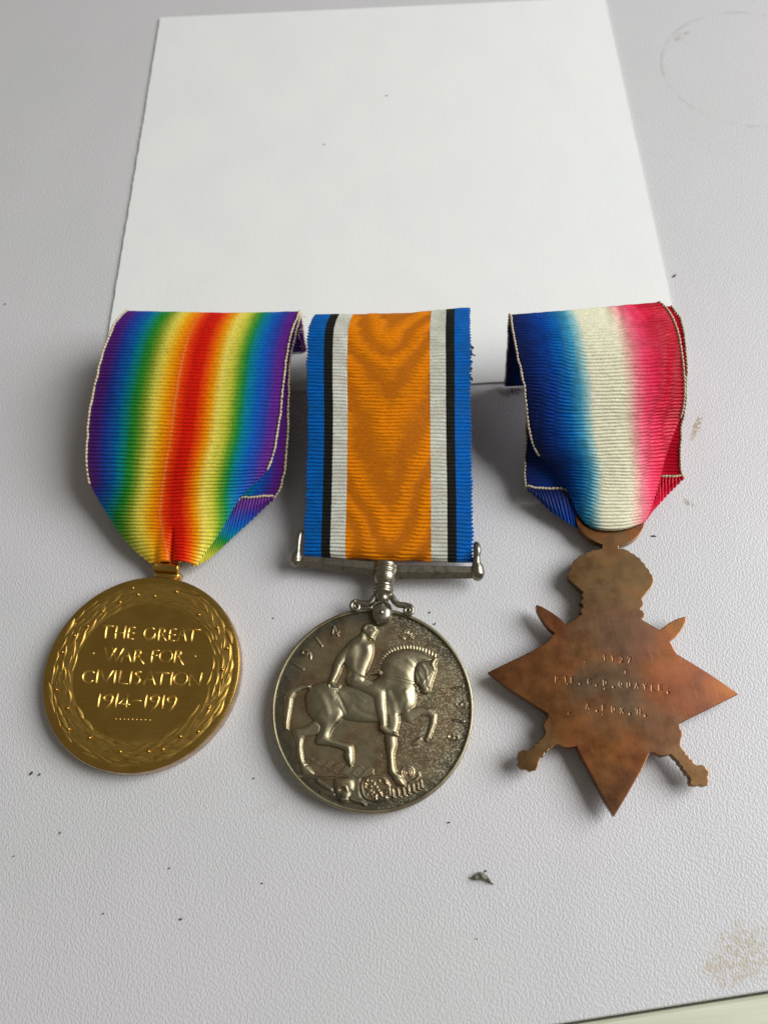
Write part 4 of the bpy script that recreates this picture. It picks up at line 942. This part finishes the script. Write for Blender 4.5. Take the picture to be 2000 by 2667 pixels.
for ch, x, y in [('1', 712, 240), ('1', 782, 247), ('2', 858, 258), ('7', 925, 262), ('P', 302, 428), ('T', 378, 430), ('E', 436, 433), ('.', 499, 467), ('C', 580, 446), ('.', 641, 481), ('D', 716, 458), ('.', 787, 495), ('Q', 850, 470), ('U', 920, 478), ('A', 992, 483), ('Y', 1062, 490), ('L', 1130, 502), ('E', 1194, 498), ('.', 1258, 543),
                 ('A', 568, 662), ('.', 645, 700), ('F', 707, 675), ('D', 788, 688), ('X', 862, 697), ('.', 929, 727), ('H', 1008, 710), ('.', 1061, 742)]: stamp(ch, x, y)
for k in range(9):
    x, y = random.uniform(350, 1200), random.uniform(240, 730); a = random.uniform(0, 3.14); l_s = random.uniform(6, 22)
    groove(ZT, [(x, y), (x+l_s*math.cos(a), y+l_s*math.sin(a))], .06, .05)
rectv = [vz(p, HS) for p in rect]
edges = []
for tl in (t1, t2, rectv):
    for k in range(len(tl)):
        e_ = bm.edges.get((tl[k], tl[(k+1) % len(tl)])) or bm.edges.new((tl[k], tl[(k+1) % len(tl)])); edges.append(e_)
bmesh.ops.triangle_fill(bm, use_beauty=True, use_dissolve=False, edges=edges)
rs = set(rectv)
bm.faces.ensure_lookup_table()
kill = [f for f in bm.faces if all(v in rs for v in f.verts)]
bmesh.ops.delete(bm, geom=kill, context='FACES_ONLY')
eb = []
for tl in (b1, b2):
    for k in range(len(tl)): eb.append(bm.edges.get((tl[k], tl[(k+1) % len(tl)])))
bmesh.ops.triangle_fill(bm, use_beauty=True, use_dissolve=False, edges=eb)
bmesh.ops.recalc_face_normals(bm, faces=bm.faces)
me_s = bpy.data.meshes.new('star_body'); bm.to_mesh(me_s); bm.free(); me_s.materials.append(MB)
sb = bpy.data.objects.new('star_body', me_s); col.objects.link(sb); sb.parent = star
PE = ctr[None, None]+UU_[..., None]*er+VV_[..., None]*eu; PE[..., 2] = HS+HE
mesh_obj('stamped_lettering', PE.reshape(-1, 3), grid_faces(NP, MP, 0, True), MB, sb)
# raised lip of the ring
lipA = [rcs+(Ro-.22)*np.array([math.cos(a), math.sin(a), 0])+np.array([0, 0, -.1]) for a in np.linspace(aL+.02, aL-2.4, 40)]

r3m = mat_ribbon('tricolour_watered_silk', STARC, 32, rough=.36)
rows = [(152, 188, 1325, 100, 5, 17.6, 18, 17.6, 0, 1), (165, 240, 1402, 172, 6, 18.8, 19.3, 18.9, 0, 1), (180, 340, 1458, 272, 6, 19.0, 20, 19.4, 0, 1), (205, 480, 1500, 432, 6, 18.6, 19.8, 19.0, 0, 1), (240, 640, 1518, 602, 6, 17.2, 18.6, 17.8, 0, 1),
        (268, 780, 1531, 762, 6, 15.8, 17.2, 16.2, 0, 1), (282, 920, 1521, 900, 6, 14.0, 15.6, 14.4, 0, 1), (300, 1060, 1494, 1015, 8, 12, 13.9, 12.2, 0, .985), (326, 1190, 1445, 1150, 8, 10, 12.2, 10.4, 0, .94), (380, 1300, 1397, 1280, 10, 8.2, 10.6, 8.8, .012, .90),
        (446, 1370, 1366, 1392, 12, 6.8, 9.4, 7.4, .04, .87), (548, 1490, 1336, 1512, 14, 5.6, 7.9, 6.2, .13, .83), (622, 1620, 1304, 1622, 16, 4.8, 6.8, 5.4, .20, .80), (680, 1750, 1264, 1742, 18, 4.3, 5.8, 4.7, .26, .76), (736, 1832, 1230, 1810, 26, 4.0, 5.1, 4.3, .30, .74), (800, 1878, 1190, 1848, 34, 3.9, 4.3, 4.0, .345, .71)]
P, U = ctrl(ZR, rows, 11, 3.0)
Pt_, Ut_ = tail(P[0], U[0], [(-5.2, .035), (-3.4, .40), (-.4, .85)])
Pe = P[-1].copy(); Pe[:, 1] += .8; Pe[:, 2] = 3.2
P = np.concatenate([Pt_, P, [Pe]]); U = np.concatenate([Ut_, U, [U[-1]]])
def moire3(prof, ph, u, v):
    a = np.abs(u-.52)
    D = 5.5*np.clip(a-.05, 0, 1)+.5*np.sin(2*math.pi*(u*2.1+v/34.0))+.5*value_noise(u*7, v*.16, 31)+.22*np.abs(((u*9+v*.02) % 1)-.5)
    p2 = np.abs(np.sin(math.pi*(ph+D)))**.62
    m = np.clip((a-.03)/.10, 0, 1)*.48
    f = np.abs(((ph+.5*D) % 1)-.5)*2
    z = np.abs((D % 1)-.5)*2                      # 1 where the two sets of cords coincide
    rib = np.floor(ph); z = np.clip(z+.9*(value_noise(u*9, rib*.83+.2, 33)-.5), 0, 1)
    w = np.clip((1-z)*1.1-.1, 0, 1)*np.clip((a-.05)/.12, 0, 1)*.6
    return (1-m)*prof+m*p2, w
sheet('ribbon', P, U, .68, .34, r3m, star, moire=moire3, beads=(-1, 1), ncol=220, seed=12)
P, U = ctrl(ZR, [(330, 640, 800, 640, 0, 9, 9, 9, 0, .4), (310, 780, 800, 780, 0, 8.5, 8.5, 8.5, 0, .4), (290, 920, 800, 920, 0, 8, 8, 8, 0, .4), (280, 1060, 800, 1060, 0, 7.2, 7.2, 7.2, 0, .4), (275, 1200, 800, 1200, 0, 6.2, 6.2, 6.2, 0, .4), (268, 1400, 800, 1400, 0, 4.9, 4.9, 4.9, 0, .4), (280, 1576, 800, 1580, 0, 3.6, 3.6, 3.6, 0, .4)], 5)
sheet('ribbon_back_layer', P, U, .68, .25, r3m, star, beads=(-1,), ncol=60, seed=13)
P, U = ctrl(ZR, [(900, 150, 1425, 118, 0, 15.8, 16, 16.4, .6, 1), (900, 260, 1502, 228, 0, 16.2, 16.8, 17.2, .6, 1), (900, 420, 1537, 400, 0, 15.8, 16.4, 16.8, .6, 1), (900, 580, 1550, 562, 0, 14.8, 15.2, 15.4, .6, 1), (900, 760, 1549, 760, 0, 12.6, 13, 13.2, .6, 1), (900, 950, 1536, 950, 0, 10.2, 10.6, 10.6, .6, 1),
                 (900, 1070, 1512, 1060, 0, 8.4, 8.6, 8.8, .6, 1), (900, 1250, 1506, 1250, 0, 6.2, 6.4, 6.8, .6, 1), (900, 1420, 1508, 1415, 0, 4.4, 4.6, 5.0, .6, 1), (900, 1492, 1532, 1482, 0, 3.6, 3.8, 4.2, .6, 1)], 7)
sheet('ribbon_back_layer', P, U, .68, .26, r3m, star, beads=(1,), ncol=80, seed=14)
P, U = fold(ZR, [(288, 1570, 292, 1580, 0, .007), (350, 1578, 402, 1682, 0, .06), (420, 1581, 492, 1768, 0, .12), (500, 1583, 572, 1824, 0, .17), (580, 1588, 642, 1868, 0, .22), (640, 1665, 702, 1905, .1, .28), (700, 1775, 745, 1905, .2, .31)],
            [(4.4, 4.2), (4.4, 3.4), (4.3, 3.0), (4.2, 2.8), (4.1, 2.6), (3.4, 2.4), (3.0, 2.4)])
sheet('folded_corner', P, U, .78, .3, r3m, star, beads=(-1,), ncol=60, seed=15)
P, U = fold(ZR, [(1200, 1810, 1198, 1852, .78, .72), (1232, 1785, 1218, 1838, .8, .74), (1290, 1640, 1272, 1765, .9, .78), (1335, 1500, 1322, 1712, 1, .82), (1380, 1491, 1374, 1652, 1, .86), (1440, 1488, 1434, 1588, 1, .92), (1490, 1485, 1488, 1535, 1, .96), (1530, 1480, 1534, 1488, 1, .993)],
            [(3.4, 3.2), (3.5, 3.2), (3.8, 3.2), (4.4, 3.2), (4.5, 3.2), (4.6, 3.4), (4.6, 3.8), (4.7, 4.4)])
sheet('folded_corner', P, U, .78, .3, r3m, star, beads=(-1,), ncol=60, seed=16)
DARKT = simple('pale_loose_thread', (120, 110, 96), .7)
def fr3(k):
    a = ZR(random.uniform(140, 280), 770+random.uniform(-5, 5), .8); d = np.array([random.uniform(-.3, .3), -random.uniform(.5, 1.6), 0])
    return [a, a+d*.5+[0, 0, .15], a+d]
threads('frayed_threads', fr3, 22, DARKT, star, .05)

# ================================================================== small debris on the table
HUSK = simple('dry_grey_husk', (132, 130, 108), .5, 0, .5, 1.6); CR = [simple('dark_crumb', (44, 40, 36), .7), simple('brown_crumb', (112, 92, 66), .7), simple('grey_crumb', (92, 88, 84), .7)]
hz_ = zoomer(1220, 2230, 16.59)
cl = [(190, 965), (340, 900), (520, 850), (690, 900), (860, 1000), (980, 1120), (1080, 1215)]
wd_ = [70, 150, 175, 170, 130, 75, 8]
V_ = []; m = 9
cc = cr(np.array(cl, float), np.linspace(0, 6, 25)); ww = np.interp(np.linspace(0, 6, 25), range(7), wd_)
for i, (c_, w) in enumerate(zip(cc, ww)):
    for k in range(m):
        x = -1+2*k/(m-1); V_.append(hz_(c_[0]+x*w*.25, c_[1]+90*(w/175)*0+x*w, .15+.9*(1-x*x)**.6*w/175+.12*random.random()+.15*math.sin(i*.8)))
f_ = [[i*m+k, i*m+k+1, (i+1)*m+k+1, (i+1)*m+k] for i in range(24) for k in range(m-1)]
husk = mesh_obj('dry_husk', V_, f_, HUSK, None, origin=hz_(650, 1010, 0))
tag(husk, 'curled greenish grey husk flake lying on the bare table below the silver medal', 'husk')
md = husk.modifiers.new('thickness', 'SOLIDIFY'); md.thickness = .12*MM
def crumb(px, py, L_, w, ang, mi, label, name='crumb'):
    c_ = W(px, py, .12); k = 1/14.4 if py > 1400 else 1/11.0
    Rm = np.array([[math.cos(ang), -math.sin(ang), 0], [math.sin(ang), math.cos(ang), 0], [0, 0, 1]])
    v, f = ball(c_, 1, 10, 6, (L_*k/2.3, w*k/2.4, w*k/2.6), Rm); v = v+np.array([[random.uniform(-1, 1)*w*k*.10 for _ in range(3)] for _ in v])
    o = mesh_obj(name, v, f, CR[mi], None, origin=W(px, py, 0)); tag(o, label, 'crumb', 'crumbs scattered on the tabletop'); return o
CL = [(1264, 2269, 7, 4, .8, 0, 'tiny black speck just above the greenish grey husk'), (1223, 2287, 4, 2.5, .2, 0, 'minute dark grain just left of the greenish grey husk'),
      (1756, 718, 15, 6, .75, 1, 'short dark brown sliver on the table right of the white card'), (1169, 2142, 10, 4, .1, 2, 'small dark scrap on the table just below right of the silver medal'),
      (83, 2014, 13, 7, .9, 2, 'left one of two grey crumbs lower left of the gilt medal'), (104, 2017, 9, 5, .9, 2, 'right one of two grey crumbs lower left of the gilt medal'),
      (158, 2169, 8, 4, 1.0, 1, 'small brown crumb on the table below the two grey crumbs at left'), (270, 2380, 5, 4, 0, 0, 'round black speck near the bottom left of the table'),
      (471, 2394, 10, 5, .1, 1, 'brown crumb near the bottom of the table left of centre'), (442, 2261, 5, 4, .5, 2, 'tiny grey speck on the table below the gilt medal'),
      (661, 2027, 5, 4, 0, 0, 'black speck between the gilt and silver medals near their lower edges'), (683, 2301, 5, 4, 0, 0, 'small black speck on the table, below and left of the silver medal'),
      (1702, 1396, 14, 4, -.2, 2, 'thin dark scrap beside the ring of the bronze star'), (712, 1610, 5, 4, 0, 0, 'tiny black speck at upper left of the silver medal'),
      (1119, 1595, 7, 5, .9, 2, 'upper one of two dark specks right of the silver scroll arm'), (1132, 1625, 8, 5, .8, 0, 'lower one of two dark specks right of the silver scroll arm'),
      (37, 2230, 5, 3, .6, 0, 'tiny black speck close to the left side of the table'), (1242, 2445, 4, 3, 0, 1, 'tiny brown speck on the table below the husk'), (14, 792, 5, 4, 0, 2, 'faint grey speck on the far left of the table beside the rainbow ribbon')]
for c in CL: crumb(*c)
for px, py, lb in ((1007, 249, 'grey fleck on the upper middle of the white card'), (844, 376, 'faint grey fleck on the white card left of its middle')):
    c_ = W(px, py, .65); v, f = ball(c_, .33, 8, 5, (1.3, .6, .12)); v = v+np.array([[random.uniform(-.05, .05), random.uniform(-.05, .05), 0] for _ in v])
    tag(mesh_obj('crumb', v, f, simple('pale_fleck', (168, 166, 160), .8), None, origin=c_), lb, 'crumb')
